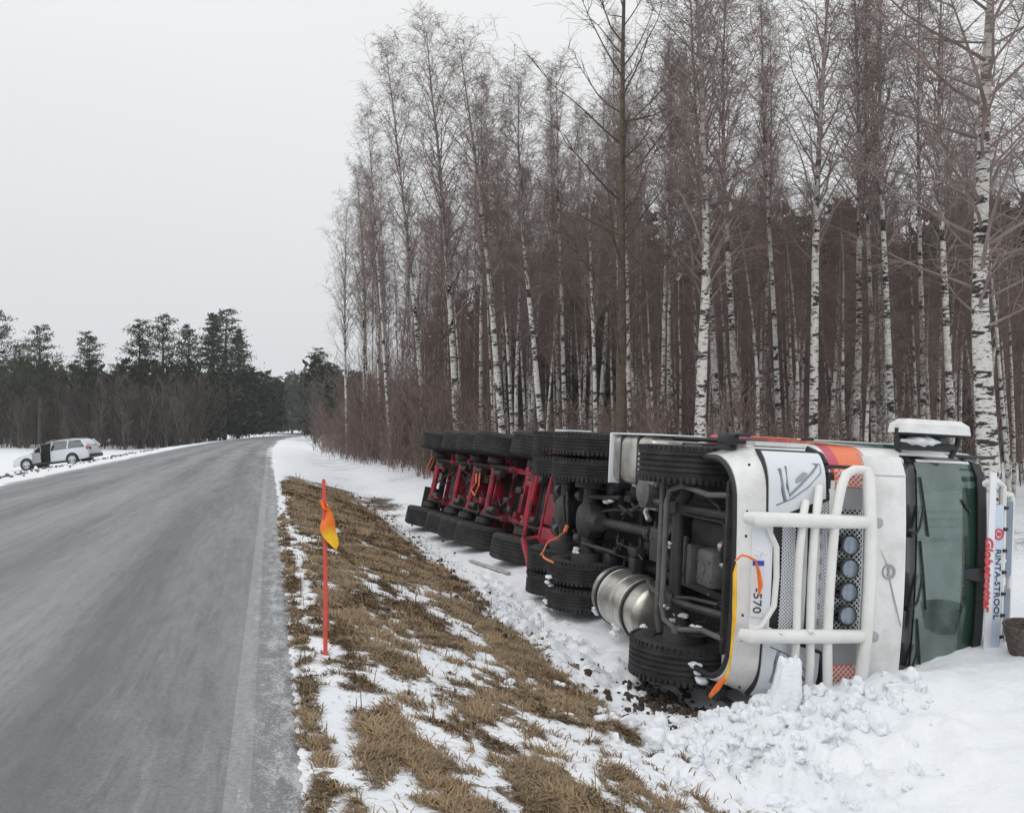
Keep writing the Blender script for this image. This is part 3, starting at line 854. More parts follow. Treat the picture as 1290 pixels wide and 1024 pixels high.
# four round spot lamps
for i in range(4):
    y = -.27 + i * .195
    xb = xfront(1.38, y) + .035
    g = G(); g.lathe((xb, y, 1.375), (1, 0, 0), [(-.02, .05), (.02, .080), (.055, .087), (.06, .078)], 24); g.box((xb + .01, y, 1.275), (.03, .03, .08), .005)
    g.box((xb + .01, y + .045, 1.27), (.02, .012, .05), .003)
    sl = g.build('spot_lamp', M['black_gloss'], truck)
    g = G(); g.lathe((xb + .058, y, 1.375), (1, 0, 0), [(0, .076), (.010, .070), (.018, .050), (.022, .002)], 24)
    for k in (-.03, 0.03): g.box((xb + .076, y, 1.375 + k), (.006, .12, .006), .001)
    g.build('lens', M['lens'], sl)

# windscreen
g = G()
patch(None, None, 1.99, 2.17, -1.04, 1.04, .010, .02, 3, 24, g=g); patch(None, None, 3.02, 3.24, lambda z: -float(np.interp(z, [3.0, 3.24], [1.02, .98])), lambda z: float(np.interp(z, [3.0, 3.24], [1.02, .98])), .010, .02, 3, 24, g=g)
for s in (-1, 1): patch(None, None, 2.17, 3.02, *((.955, 1.04) if s > 0 else (-1.04, -.955)), .010, .02, 8, 3, g=g)
g.build('windscreen_frame', M['black_gloss'], truck)
glass = patch('windscreen', M['tinted'], 2.16, 3.03, -.985, .985, .020, .008, 12, 24)
# inside of the cab
g = G(); g.box((-.55, 0, 2.02), (.62, 2.0, .20), .05); g.box((-.70, .50, 2.12), (.34, .62, .14), .05); g.build('dashboard', M['trim_grey'], truck)
g = G(); g.tube([(-.92 + .07 * math.cos(a), .50 + .21 * math.sin(a), 2.22 + .20 * math.cos(a)) for a in [2 * math.pi * k / 24 for k in range(25)]], .018, 6, cap=False); g.tube([(-.92, .32, 2.22), (-.92, .68, 2.22)], .022, 6); g.tube([(-.92, .5, 2.22), (-.75, .5, 2.08)], .03, 6); g.build('steering_wheel', M['black'], truck)
for yy in (.50, -.52):
    g = G(); g.box((-1.38, yy, 2.18), (.16, .50, .86), .07); g.box((-1.40, yy, 2.70), (.12, .28, .20), .05); g.box((-1.15, yy, 1.78), (.5, .5, .14), .06); g.build('seat', M['trim_grey'], truck)
g = G(); g.box((-1.85, 0, 2.4), (.06, 2.06, 2.2), .01)
for s in (-1, 1): g.box((-1.2, s * 1.06, 2.3), (1.25, .03, 2.0), .01)
g.box((-1.3, 0, 3.16), (1.3, 1.9, .05), .01); g.box((-1.2, 0, 1.45), (1.6, 2.0, .05), .01)
g.build('cab_lining', M['trim_dark'], truck)
g = G()
for s in (-1, 1): g.tube([(-.62, s * 1.0, 3.0), (-.60, s * .99, 2.6), (-.50, s * 1.0, 2.15)], .05, 8)
g.build('curtain', M['trim_grey'], truck)
g = G()
patch(None, None, 2.80, 3.02, -.95, .95, .0205, .002, 6, 20, g=g); g.build('tint_band', mat('tint_band', (.022, .050, .036), .06, spec=.5), glass)
g = G(); patch(None, None, 2.2, 2.98, -1.012, -.99, .024, .01, 6, 2, g=g); g.build('pillar_strip', M['white'], truck)
# wipers
for ya, yb, zb in ((-.30, .28, 2.62), (.38, .86, 2.60), (-.86, -.36, 2.48)):
    g = G()
    def wp(z, y, o=.05): return (xfront(z, y) + o, y, z)
    g.tube([wp(2.10, yb), wp(2.16, yb - .06), wp(2.22, (ya + yb) / 2)], .012, 6)
    g.tube([wp(2.19, ya, .032), wp(2.24, (ya + yb) / 2, .034), wp(2.30, yb + .02, .032)], .010, 6)
    g.lathe(wp(2.08, yb, .02), (1, 0, 0), [(0, .03), (.03, .024)], 12)
    g.build('wiper', M['black'], truck)
g = G(); g.prism([(-.05, 3.06), (.09, 3.06), (.06, 2.86), (.01, 2.80), (-.03, 2.86)], 0, xfront(2.9, 0) + .01, xfront(2.9, 0) + .045)
g.build('sensor_housing', M['black'], truck)
g = G(); g.tube([wp(2.78, -.66, .03), wp(2.9, -.55, .03)], .012, 6); g.build('grab_strap', M['black'], truck)
# visor, sign boards and roof lamp bar
g = G()
def vis(z, t): y = -1.0 + 2.0 * t; return (xfront(3.1, y) + .07 + (3.1 - z) * .35, y, z)
g.shell(vis, [2.99, 3.03, 3.07, 3.11], [k / 16 for k in range(17)], (-.02, 0, 0)); g.build('sun_visor', M['black'], truck)
board = G().box((-.37, .0, 3.105), (.02, 1.86, .085), .006, Matrix.Rotation(R(-12), 4, 'Y')).build('visor_board', M['panel_white'], truck)
board2 = G().box((-.39, .05, 3.195), (.02, 1.36, .10), .006).build('name_board', M['sign_blue'], truck)
lettering('red_words', 'Globetrotter', .145, face_mat(-.345, .0, 3.065, R(-12)), M['red_text'], board, shear=.25, width=.68, bold=.004)
lettering('dark_words', 'RINTA-STROOL', .085, face_mat(-.377, .10, 3.195), M['ink'], board2, width=.64)
g = G(); g.tube([(-.376, -.36 + .046 * math.cos(a), 3.195 + .046 * math.sin(a)) for a in [2 * math.pi * k / 20 for k in range(21)]], .008, 6, cap=False)
g.box((-.376, -.36, 3.195), (.008, .035, .045), .002); g.build('red_badge', M['red_text'], board2)
lb = empty('roof_lamp_bar'); lb.parent = truck; lb.location = (-.08, 0, -.18)
g = G()
g.tube([(-.42, -.80, 3.20), (-.36, -.84, 3.40), (-.40, -.80, 3.49), (-.40, -.4, 3.50), (-.40, .4, 3.50), (-.40, .74, 3.49), (-.36, .78, 3.40), (-.42, .74, 3.20)], .034, 10)
g.tube([(-.80, -.70, 3.52), (-.62, -.78, 3.62), (-.50, -.70, 3.68), (-.50, .66, 3.68), (-.62, .74, 3.62), (-.80, .66, 3.52)], .028, 10)
for y in (-.72, -.1, .62): g.tube([(-.40, y, 3.50), (-.50, y, 3.68)], .02, 8)
g.build('bar_tube', M['white_bar'], lb)
for ya, yb in ((-.68, .06), (.14, .60)):
    g = G(); g.box((-.47, (ya + yb) / 2, 3.60), (.07, yb - ya, .10), .02); lm = g.build('lamp_unit', M['grey_line'], lb)
    g = G(); g.box((-.43, (ya + yb) / 2, 3.60), (.01, yb - ya - .05, .075), .003); g.build('lens', M['lens'], lm)
g = G()
for k in range(7): g.box((-.365, -.6 + k * .2, 3.50), (.03, .03, .05), .006)
g.build_each('bar_clip', M['black'], lb)

# mirrors
def mirror(s, folded=False):
    e = empty('mirror'); e.parent = truck
    yo = HW + (.20 if not folded else .12)
    g = G(); g.loft([[(x_, s * (yo + h_ * .0 + dy), z) for x_, z in ((-.16 - k, 2.02 + k), (-.16 - k, 2.68 - k), (-.42 + k, 2.68 - k), (-.42 + k, 2.02 + k))] for dy, k, h_ in ((-.05, 0, 0), (.03, .01, 0), (.075, .06, 0))])
    g.build('mirror_cover', M['white'], e, ang=30)
    g = G(); g.box((-.30, s * (yo + .076), 2.32), (.03, .01, .09), .002); g.build('cover_slot', M['black'], e)
    if not folded:
        g = G()
        for z in (2.03, 2.66):
            g.tube([(-.34, s * (HW - .06), z + (.06 if z < 2.3 else -.04)), (-.30, s * (HW + .08), z), (-.29, s * (HW + .19), z)], .026, 8)
        g.box((-.30, s * (HW + .15), 2.35), (.16, .04, .64), .015)
        g.box((-.33, s * (HW + .04), 2.34), (.10, .06, .58), .02)
        g.build('mirror_arm', M['black'], e)
        g = G(); g.box((-.41, s * (HW + .10), 2.36), (.012, .12, .54), .004); g.build('mirror_glass', M['glass'], e)
    return e
mirror(-1); mirror(1, True)
g = G()
r_ = random.Random(5)
rings = []
for k in range(10):
    u = k / 9; rr = []
    for j in range(10):
        a = j / 10 * 6.283; w_ = .055 * math.sin(math.pi * min(max(u, .06), .97)) * (1 + .35 * r_.uniform(-1, 1)) + .008
        rr.append((-.28 + math.cos(a) * w_ * 1.3, -(HW + .06) + math.sin(a) * w_ * .7 - .02, 2.06 + u * .40))
    rings.append(rr)
o_ = g.loft(rings).build('snow_on_mirror', M['snowy'], ang=80); o_.matrix_world = truck.matrix_world.copy()
tag(o_, 'strip of snow lying behind the white mirror on the upper side of the cab', 'snow')

# doors and side glass
for s in (-1, 1):
    g = G(); g.prism([(-.52, 2.05), (-1.55, 2.05), (-1.55, 2.92), (-.72, 2.92)], 1, s * (HW - .02), s * (HW + .040)); g.build('side_window', M['glass'], truck)
    g = G()
    for a, b in (((-.42, 1.25), (-.42, 2.0)), ((-1.62, 1.25), (-1.62, 2.98)), ((-.42, 2.0), (-.62, 2.98)), ((-.62, 2.98), (-1.62, 2.98))):
        g.tube([(a[0], s * (HW + .072 * (-a[0] - .4) / 1.9), a[1]), (b[0], s * (HW + .072 * (-b[0] - .4) / 1.9), b[1])], .006, 5)
    g.build('door_seam', M['black'], truck)
    G().box((-1.48, s * (HW + .06), 1.85), (.20, .03, .045), .012).build('door_handle', M['black'], truck)
    g = G()
    for z in (.55, .82, 1.08): g.box((-.62, s * 1.0, z), (.34, .14, .03), .008)
    g.build_each('cab_step', M['black'], truck)
    G().box((-2.06, s * (HW + .035), 2.3), (.46, .06, 2.3), .03).build('side_deflector', M['cab'] if s < 0 else M['white'], truck)
# red load frame behind the cab
g = G()
for s in (-1, 1): g.box((-4.5, s * 1.02, 1.32), (3.9, .08, .16), .01)
for k in range(6): g.box((-2.7 - k * .66, 0, 1.30), (.10, 2.0, .12), .01)
g.box((-2.52, 0, 1.55), (.08, 2.06, .6), .01)
g.build('load_frame', M['red'], truck)
G().box((-3.6, 0, 1.17), (5.4, 2.0, .06), .01).build('underbody_shade_sheet', M['black'], truck)  # added black sheet behind the chassis, standing in for the deep underside shade

# wheels
def tyre_profile(w, r=.52, grooves=4):
    h = w / 2; pr = [(-h + .02, r * .56), (-h, r * .70), (-h + .004, r * .88), (-h + .03, r * .965), (-h + .055, r * .99)]
    tw = w - .11; n = grooves
    for i in range(n):
        c_ = -h + .055 + tw * (i + 1) / (n + 1)
        pr += [(c_ - .012, r), (c_ - .008, r - .016), (c_ + .008, r - .016), (c_ + .012, r)]
    return pr + [(-a, b) for a, b in [(-h + .055, r * .99), (-h + .03, r * .965), (-h + .004, r * .88), (-h, r * .70), (-h + .02, r * .56)]]
def make_wheel(parent, c, w, s, r=.52, rimmat='grey_dark', steer=0.0, blocks=True, grooves=4):
    """rim disc is the part, its tyre the sub-part"""
    g = G(); h = w / 2
    g.lathe((0, 0, 0), (0, s, 0), [(-h + .03, r * .50), (-h + .03, r * .56), (h - .03, r * .56), (h - .02, r * .52), (h - .06, r * .47), (h - .10, r * .30), (h - .02, r * .24), (h + .01, r * .15), (h + .015, .01)], 28)
    for k in range(10):
        a = k / 10 * 6.283; g.cyl((math.cos(a) * r * .33, s * (h - .09), math.sin(a) * r * .33), (math.cos(a) * r * .33, s * (h - .05), math.sin(a) * r * .33), .014, 6)
    wh = g.build('wheel', M[rimmat], parent)
    g = G(); g.lathe((0, 0, 0), (0, 1, 0), tyre_profile(w, r, grooves), 44, cap=False)
    if blocks:
        nb = 56
        for k in range(nb):
            a = 2 * math.pi * k / nb
            for sd in (-1, 1):
                g.box((math.cos(a) * (r - .014), sd * (h - .035), math.sin(a) * (r - .014)), (.030, .055, .032), .004, Matrix.Rotation(-a, 4, 'Y'), 1)
    g.build('tyre', M['tyre'], wh)
    wh.location = c; wh.rotation_euler = (0, random.Random(int(c[0] * 100)).uniform(0, 1), steer)
    return wh
def copy_wheel(wh, c, parent):
    n = wh.copy(); C.objects.link(n); n.parent = parent; n.location = c; n.rotation_euler = (0, wh.rotation_euler[1] + c[0], 0)
    for ch in wh.children:
        k = ch.copy(); C.objects.link(k); k.parent = n
    return n
for s, yy in ((-1, .85), (1, .97)): make_wheel(truck, (FA, s * yy, .52), .36, s)
for s in (-1, 1):
    w0 = make_wheel(truck, (DA, s * .97, .52), .30, s)
    w1 = make_wheel(truck, (DA, s * .645, .52), .30, -s)
    copy_wheel(w0, (TA, s * .97, .52), truck); copy_wheel(w1, (TA, s * .645, .52), truck)
# mudguards
for s in (-1, 1):
    for ac, a0, a1 in ((DA, 20, 75), (TA, 100, 168)):
        g = G(); g.shell(lambda u, v: (ac + .60 * math.cos(u), v, .52 + .60 * math.sin(u)), [R(a0 + (a1 - a0) * k / 8) for k in range(9)], [s * .46, s * 1.14], (0, 0, .015))
        g.build('mudguard', M['black'], truck)
g = G(); g.shell(lambda u, v: (TA + .63 * math.cos(u), v, .52 + .63 * math.sin(u)), [R(135 + 50 * k / 8) for k in range(9)], [-1.16, -1.08], (-.02, 0, .01)); g.build('mudguard_edge', M['panel_white'], truck)

# chassis
g = G()
for s in (-1, 1): g.prism([(-.35, .82), (-6.25, .82), (-6.25, 1.08), (-.35, 1.08)], 1, s * .36, s * .43)
for x_ in (-.5, -2.6, -3.5, -5.3, -6.2): g.box((x_, 0, .95), (.10, .74, .16), .01)
g.build('chassis_rail', M['frame'], truck)
# engine, sump and gearbox
g = G(); g.box((-1.1, 0, 1.02), (1.35, .62, .55), .06); g.box((-.62, .05, .78), (.35, .36, .22), .04)
g.build('engine_block', M['frame'], truck)
g = G(); g.box((-1.02, .10, .66), (.34, .36, .20), .05); g.cyl((-1.02, .10, .55), (-1.02, .10, .60), .05, 14); g.cyl((-.88, .20, .555), (-.88, .20, .60), .022, 10)
for dx, dy in ((-.13, -.05), (-.13, .12), (.1, -.05), (.12, .24)): g.cyl((-1.0 + dx, .08 + dy, .55), (-1.0 + dx, .08 + dy, .57), .014, 8)
g.build('engine_sump', M['grey'], truck)
g = G(); g.lathe((-1.9, 0, .86), (-1, 0, 0), [(0, .30), (.15, .32), (.3, .27), (.7, .22), (.9, .14), (.95, .09)], 24); g.box((-2.15, 0, .80), (.5, .36, .34), .05)
for k in range(5): g.box((-1.75 - k * .17, 0, .66), (.03, .40, .06), .008)
g.build('gearbox', M['grey_dark'], truck)
g = G(); g.box((-1.42, .12, .66), (.12, .40, .16), .04); g.tube([(-1.55, -.12, .62), (-1.50, -.02, .58), (-1.50, .20, .58), (-1.56, .30, .63)], .035, 10)
g.build('oil_cooler', M['grey'], truck)
g = G(); g.tube([(-2.85, -.02, .78), (-3.1, -.02, .74), (-4.2, 0, .60)], [.055, .06, .06], 16)
for x_, z in ((-2.9, .77), (-4.14, .605)): g.lathe((x_, 0, z), (-1, 0, -.13), [(-.05, .07), (-.02, .095), (.02, .095), (.05, .07)], 18)
g.build('propeller_shaft', M['grey_dark'], truck)
# perforated plate
g = G(); g.box((-2.05, .02, .50), (.30, .34, .02), .006)
for i in range(5):
    for j in range(5): g.cyl((-2.05 - .11 + i * .055, .02 - .12 + j * .06, .488), (-2.05 - .11 + i * .055, .02 - .12 + j * .06, .50), .014, 8)
g.build('perforated_plate', M['grey_dark'], truck)
# front axle, leaf springs, tie rods, anti-roll bar
g = G(); g.tube([(FA, -.76, .52), (FA, -.55, .47), (FA, -.45, .40), (FA, .45, .40), (FA, .55, .47), (FA, .76, .52)], [.07, .065, .06, .06, .065, .07], 12)
for s in (-1, 1): g.lathe((FA, s * .66, .52), (0, s, 0), [(0, .09), (.06, .20), (.16, .21), (.2, .17)], 20)
g.build('front_axle', M['grey_dark'], truck)
g = G()
for s in (-1, 1):
    g.tube([(-.42, s * .43, .55), (-.9, s * .44, .43), (FA, s * .44, .36), (-1.9, s * .44, .43), (-2.3, s * .44, .55)], .035, 6, flat=1.2)
    g.tube([(-.42, s * .36, .60), (-1.0, s * .38, .46), (FA + .1, s * .40, .37)], .020, 8)
    g.box((-.40, s * .42, .62), (.10, .10, .20), .02)
g.build_each('leaf_spring', M['grey_dark'], truck)
g = G()
arb = [(-.40, -.62, .50), (-.68, -.60, .42), (-.98, -.66, .30), (-1.14, -.60, .25), (-1.18, -.5, .24), (-1.18, .5, .24), (-1.14, .60, .25), (-.98, .66, .30), (-.68, .60, .42), (-.40, .62, .50)]
g.tube(arb, .026, 10)
g.tube([(-1.46, -.78, .34), (-1.44, -.6, .30), (-1.44, .62, .30), (-1.46, .78, .34)], .030, 10)
for s in (-1, 1): g.lathe((-.98, s * .66, .30), (0, 1, 0), [(-.03, .02), (-.03, .04), (.03, .04), (.03, .02)], 12)
g.build('anti_roll_bar', M['grey'], truck)
g = G()
for s in (-1, 1):
    g.box((-1.28, s * .44, .31), (.14, .12, .08), .012)
    for dx in (-.05, .05): g.cyl((-1.28 + dx, s * .44 - .04, .25), (-1.28 + dx, s * .44 - .04, .30), .014, 8); g.cyl((-1.28 + dx, s * .44 + .04, .25), (-1.28 + dx, s * .44 + .04, .30), .014, 8)
g.build_each('spring_clamp', M['grey'], truck)
g = G()
g.tube([(-.35, .50, .62), (-.6, .62, .50), (-.72, .66, .42), (-.9, .70, .38), (-1.05, .62, .36)], .014, 8)
g.tube([(-.35, -.1, .70), (-.55, -.2, .58), (-.62, -.5, .50), (-.9, -.62, .44)], .016, 8)
g.tube([(-.32, -.32, .60), (-.5, -.30, .55), (-.62, -.1, .55), (-.7, .02, .6)], .024, 8)
g.tube([(-2.0, -.52, .6), (-1.85, -.60, .52), (-1.8, -.3, .50), (-1.9, 0, .56)], .016, 8)
g.tube([(-.34, .30, .56), (-.6, .34, .54), (-.8, .55, .50), (-1.1, .62, .55)], .013, 8)
g.build_each('hose', M['black'], truck)
g = G(); g.cyl((-.56, -.14, .62), (-.72, -.14, .60), .055, 16); g.cyl((-.58, .02, .62), (-.70, .02, .60), .035, 16)
g.build('hose_coupling', M['steel'], truck)
g = G(); g.box((-.42, 0, .72), (.06, 1.5, .50), .02)
for k in range(14): g.box((-.385, -.65 + k * .1, .72), (.012, .012, .44), .003)
g.build('radiator', M['frame'], truck)
g = G()
g.lathe((-2.18, -.52, .62), (0, 0, -1), [(0, .15), (.10, .17), (.24, .17), (.28, .10)], 20); g.box((-2.1, -.66, .62), (.34, .18, .40), .04)
g.build('air_drier', M['grey'], truck)
g = G(); g.box((-2.35, -.36, .60), (.20, .10, .10), .03); g.tube([(-2.45, -.36, .56), (-2.5, -.28, .55), (-2.42, -.2, .56)], .035, 8); g.build('bright_bracket', M['steel'], truck)

# drive axles
for i, ax_ in enumerate((DA, TA)):
    g = G(); g.tube([(ax_, -.82, .52), (ax_, -.3, .52), (ax_, 0, .52), (ax_, .3, .52), (ax_, .82, .52)], [.085, .09, .12, .09, .085], 14)
    for s in (-1, 1): g.lathe((ax_, s * .40, .52), (0, s, 0), [(0, .10), (.02, .21), (.12, .21), (.14, .17)], 20)
    g.build('axle_beam', M['grey_dark'], truck)
    g = G(); g.lathe((ax_, 0, .52), (0, 0, -1), [(-.18, .20), (-.05, .26), (.06, .25), (.13, .18), (.155, .09), (.16, .01)], 28)
    for k in range(12):
        a = k / 12 * 6.283; g.cyl((ax_ + .22 * math.cos(a), .22 * math.sin(a), .45), (ax_ + .22 * math.cos(a), .22 * math.sin(a), .475), .015, 6)
    if i == 0: g.lathe((ax_ + .1, 0, .56), (1, 0, 0), [(0, .20), (.18, .13), (.26, .10)], 20)
    g.build('differential', M['grey_dark'], truck)
    g = G()
    for s in (-1, 1):
        g.box((ax_, s * .43, .72), (1.0, .09, .09), .02)
        for dx in (-.36, .36): g.lathe((ax_ + dx, s * .45, .62), (0, 0, 1), [(0, .08), (.03, .13), (.10, .145), (.17, .13), (.20, .1)], 20)
    g.build_each('air_bellows', M['black'], truck)
    g = G()
    for s in (-1, 1): g.cyl((ax_ - .22, s * .28, .50), (ax_ - .46, s * .28, .52), .075, 16); g.cyl((ax_ - .46, s * .28, .52), (ax_ - .52, s * .28, .525), .05, 12)
    g.build_each('brake_chamber', M['grey_dark'], truck)
g = G()
for s in (-1, 1): g.tube([(-3.75, s * .34, .70), (DA, s * .30, .44)], .03, 8); g.tube([(-5.1, s * .2, .8), (TA + .05, s * .05, .74)], .028, 8)
g.build_each('radius_rod', M['grey_dark'], truck)
# air tanks across the frame
for x_, y0, y1 in ((-6.05, -.50, -.04), (-6.05, .06, .42)):
    h_ = y1 - y0
    g = G(); g.lathe((x_, y0, .62), (0, 1, 0), [(0, .03), (.02, .10), (.06, .135), (h_ - .06, .135), (h_ - .02, .10), (h_, .03)], 22)
    for t_ in (.25, .75): g.lathe((x_, y0 + h_ * t_ - .02, .62), (0, 1, 0), [(0, .138), (.002, .143), (.038, .143), (.04, .138)], 22)
    g.build('air_tank', M['frame'], truck)
g = G()
for a in range(9):
    r_ = random.Random(30 + a); x0 = r_.uniform(-6.2, -2.4); y0 = r_.uniform(-.45, .45)
    pts = [(x0, y0, .74)]
    for k in range(5): x0 += r_.uniform(.05, .3); y0 += r_.uniform(-.16, .16); pts.append((x0, y0, .55 + r_.uniform(0, .25)))
    g.tube(pts, r_.uniform(.010, .020), 7)
g.tube([(-5.25, -.35, .52), (-5.1, -.30, .42), (-5.0, -.18, .40), (-5.0, .05, .42), (-5.05, .25, .42), (-5.1, .35, .50)], .024, 8)
g.tube([(-5.35, -.30, .50), (-5.2, -.22, .40), (-5.12, -.10, .38), (-5.12, .15, .42), (-5.15, .30, .5)], .020, 8)
g.build_each('air_hose', M['grey_dark'], truck)
g = G()
rr = random.Random(77)
for a in range(26):
    g.box((rr.uniform(-6.1, -2.3), rr.choice((-1, 1)) * rr.uniform(.15, .52), rr.uniform(.64, .86)), (rr.uniform(.06, .28), rr.uniform(.05, .2), rr.uniform(.05, .14)), .012)
g.build_each('bracket', M['frame'], truck)
# round fuel tank (lower side) and boxed tank (upper side)
g = G(); g.lathe((-3.62, .80, .66), (1, 0, 0), [(0, .05), (.02, .26), (.05, .325), (.07, .34), (1.43, .34), (1.45, .325), (1.48, .26), (1.50, .05)], 40)
for t_ in (.30, .72, 1.02): g.lathe((-3.62 + t_, .80, .66), (1, 0, 0), [(0, .34), (.01, .347), (.02, .34)], 40, cap=False)
ft = g.build('fuel_tank', M['silver'], truck)
g = G()
for t_ in (.22, 1.10): g.lathe((-3.62 + t_, .80, .66), (1, 0, 0), [(0, .343), (0, .356), (.055, .356), (.055, .343)], 40, cap=False)
g.build_each('tank_strap', M['black'], ft)
g = G(); g.box((-2.58, -.84, .66), (1.22, .54, .60), .09, seg=3); bt = g.build('boxed_tank', M['silver'], truck)
g = G()
for x_ in (-2.86, -2.34): g.box((x_, -.84, .66), (.06, .56, .62), .09)
g.build_each('tank_strap', M['black'], bt)
g = G(); g.box((-3.20, -.84, .66), (.03, .58, .64), .01); g.box((-2.58, -1.12, .66), (1.26, .02, .60), .008); g.build_each('tank_guard', M['panel_white'], bt)
# ---------------------------------------------------------------- red trailer behind it, lying the same way
trailer = empty('overturned_trailer')
trailer.matrix_world = lying_matrix((-.155, 15.72, .50), R(20.35), R(-12.3))
tag(trailer, 'red trailer frame with five axles lying on its side behind the lorry tractor', 'trailer')
AX = [0, -2.14 + .35, -3.29, -4.34, -6.13]
AX = [0.0, -2.13, -3.28, -4.34, -6.12]
AX = [0.0, -1.35 - .78, -3.28, -4.34, -6.12]
w0 = {s: make_wheel(trailer, (AX[0], s * .90, .52), .44, s, blocks=False, grooves=5) for s in (-1, 1)}
for a in AX[1:]:
    for s in (-1, 1): copy_wheel(w0[s], (a, s * .90, .52), trailer)
for a in AX:
    g = G(); g.tube([(a, -.74, .52), (a, .74, .52)], .058, 12)
    g.build('axle_beam', M['red'], trailer)
    for s in (-1, 1): g = G(); g.lathe((a, s * .52, .52), (0, s, 0), [(0, .10), (.02, .17), (.12, .18), (.14, .14)], 18); g.build('brake_drum', M['frame'], trailer)
    g = G()
    for s in (-1, 1):
        g.cyl((a + .16, s * .36, .50), (a + .36, s * .36, .56), .07, 14)
        g.tube([(a + .42, s * .48, .78), (a + .30, s * .48, .60), (a, s * .48, .44)], .04, 8)
    g.build_each('brake_chamber', M['grey_dark'], trailer)
    g = G()
    for s in (-1, 1):
        g.box((a + .42, s * .48, .80), (.10, .10, .26), .015); g.lathe((a - .34, s * .46, .58), (0, 0, 1), [(0, .08), (.03, .13), (.12, .14), (.2, .12)], 16)
    g.build_each('spring_hanger', M['red'], trailer)
g = G()
for s in (-1, 1): g.prism([(.9, .82), (-6.9, .82), (-6.9, 1.10), (.9, 1.10)], 1, s * .42, s * .50)
for s in (-1, 1): g.prism([(.9, 1.02), (-7.0, 1.02), (-7.0, 1.16), (.9, 1.16)], 1, s * 1.06, s * 1.12)
for k in range(13): g.box((.8 - k * .64, 0, 1.08), (.08, 2.2, .10), .008)
for xx in (-1.1, -2.7, -3.8, -5.2): g.box((xx, 0, .90), (.07, .9, .20), .008)
g.build('trailer_frame', M['red'], trailer)
G().box((-3.05, 0, 1.20), (8.0, 2.2, .06), .01).build('trailer_deck', M['frame'], trailer)
g = G()
for s in (-1, 1): g.box((-7.02, s * .6, .80), (.05, .8, .5), .01)
g.box((-7.05, 0, .98), (.08, 2.2, .14), .01); g.build('rear_bumper', M['frame'], trailer)
# front: red panels, inclined frame bars and bellows in front of the first axle
g = G()
for y0, y1 in ((-.86, -.46), (-.14, .36), (.42, 1.0)): g.box((1.45, (y0 + y1) / 2, .50), (1.15, y1 - y0, .04), .006)
g.build_each('front_plate', M['red'], trailer)
g = G()
def rb(a, b, r_=.034): g.tube([a, b], r_, 6)
rb((.72, -.60, .28), (.62, .68, .28)); rb((1.12, -.52, .36), (1.08, .62, .36), .026)
rb((.72, -.60, .28), (1.30, -.92, .30)); rb((.62, .68, .28), (1.22, 1.20, .30), .05)
rb((.72, -.60, .28), (.62, -.5, .9)); rb((.62, .68, .28), (.6, .5, .9)); rb((1.12, -.52, .36), (1.2, -.55, .95)); rb((1.08, .62, .36), (1.2, .6, .95)); rb((1.30, -.92, .30), (1.30, -.92, .95)); rb((1.22, 1.20, .30), (1.22, 1.1, .95))
g.prism([(1.55, .56), (1.85, .60), (1.80, .95), (1.35, .95)], 1, 1.06, 1.14)
g.build('inclined_bar', M['red'], trailer)
g = G()
for s in (-1, 1): g.lathe((1.62, s * .84, .60), (0, 0, 1), [(0, .10), (.04, .16), (.20, .17), (.26, .14)], 20)
g.box((.35, 0, .86), (.9, 1.5, .18), .03); g.box((1.9, 0, .92), (.5, .9, .24), .05)
g.tube([(1.7, 0, .86), (2.7, .1, .80)], .09, 12)
g.build('turntable', M['frame'], trailer)
g = G(); rr = random.Random(12)
for k in range(46):
    g.box((rr.uniform(-6.7, .7), rr.choice((-1, 1)) * rr.uniform(.1, .56), rr.uniform(.58, .84)), (rr.uniform(.05, .3), rr.uniform(.04, .18), rr.uniform(.05, .16)), .01)
for k in range(12):
    x0 = rr.uniform(-6.6, -.6); y0 = rr.uniform(-.5, .4); g.tube([(x0, y0, .6), (x0 + rr.uniform(-.2, .4), y0 + rr.uniform(.1, .3), rr.uniform(.5, .7)), (x0 + rr.uniform(.2, .8), y0 + rr.uniform(-.2, .4), .7)], .016, 6)
g.build_each('bracket', M['frame'], trailer)
g = G()
for k in range(34):
    g.box((rr.uniform(-6.4, .7), rr.choice((-1, 1)) * rr.uniform(.2, .56), rr.uniform(.60, .8)), (rr.uniform(.08, .3), rr.uniform(.05, .14), rr.uniform(.06, .14)), .01)
g.box((-6.75, .0, .66), (.05, 1.3, .07), .01); g.tube([(-6.3, -.3, .5), (-5.6, -.3, .5)], .03, 8); g.tube([(-6.3, .4, .5), (-5.6, .4, .5)], .03, 8)
g.build_each('gusset', M['red'], trailer)
g = G()
g.tube([(-2.9, -.28, .42), (-2.75, -.10, .40), (-2.95, .06, .40), (-2.7, .16, .42), (-2.8, .22, .45)], .020, 6)
g.tube([(-2.75, -.30, .44), (-2.6, -.05, .42), (-2.72, .1, .42)], .016, 6)
g.tube([(-6.7, -.55, .5), (-6.78, -.3, .44), (-6.72, -.1, .42), (-6.6, -.2, .46), (-6.55, -.5, .5)], .014, 6)
g.build_each('air_line', M['amber'], trailer)
g = G()
for s in (-1,): g.box((.55, s * 1.13, .80), (1.1, .04, .10), .01); g.box((1.75, -1.12, .78), (.3, .04, .06), .01)
g.build_each('side_guard', M['grey_line'], trailer)

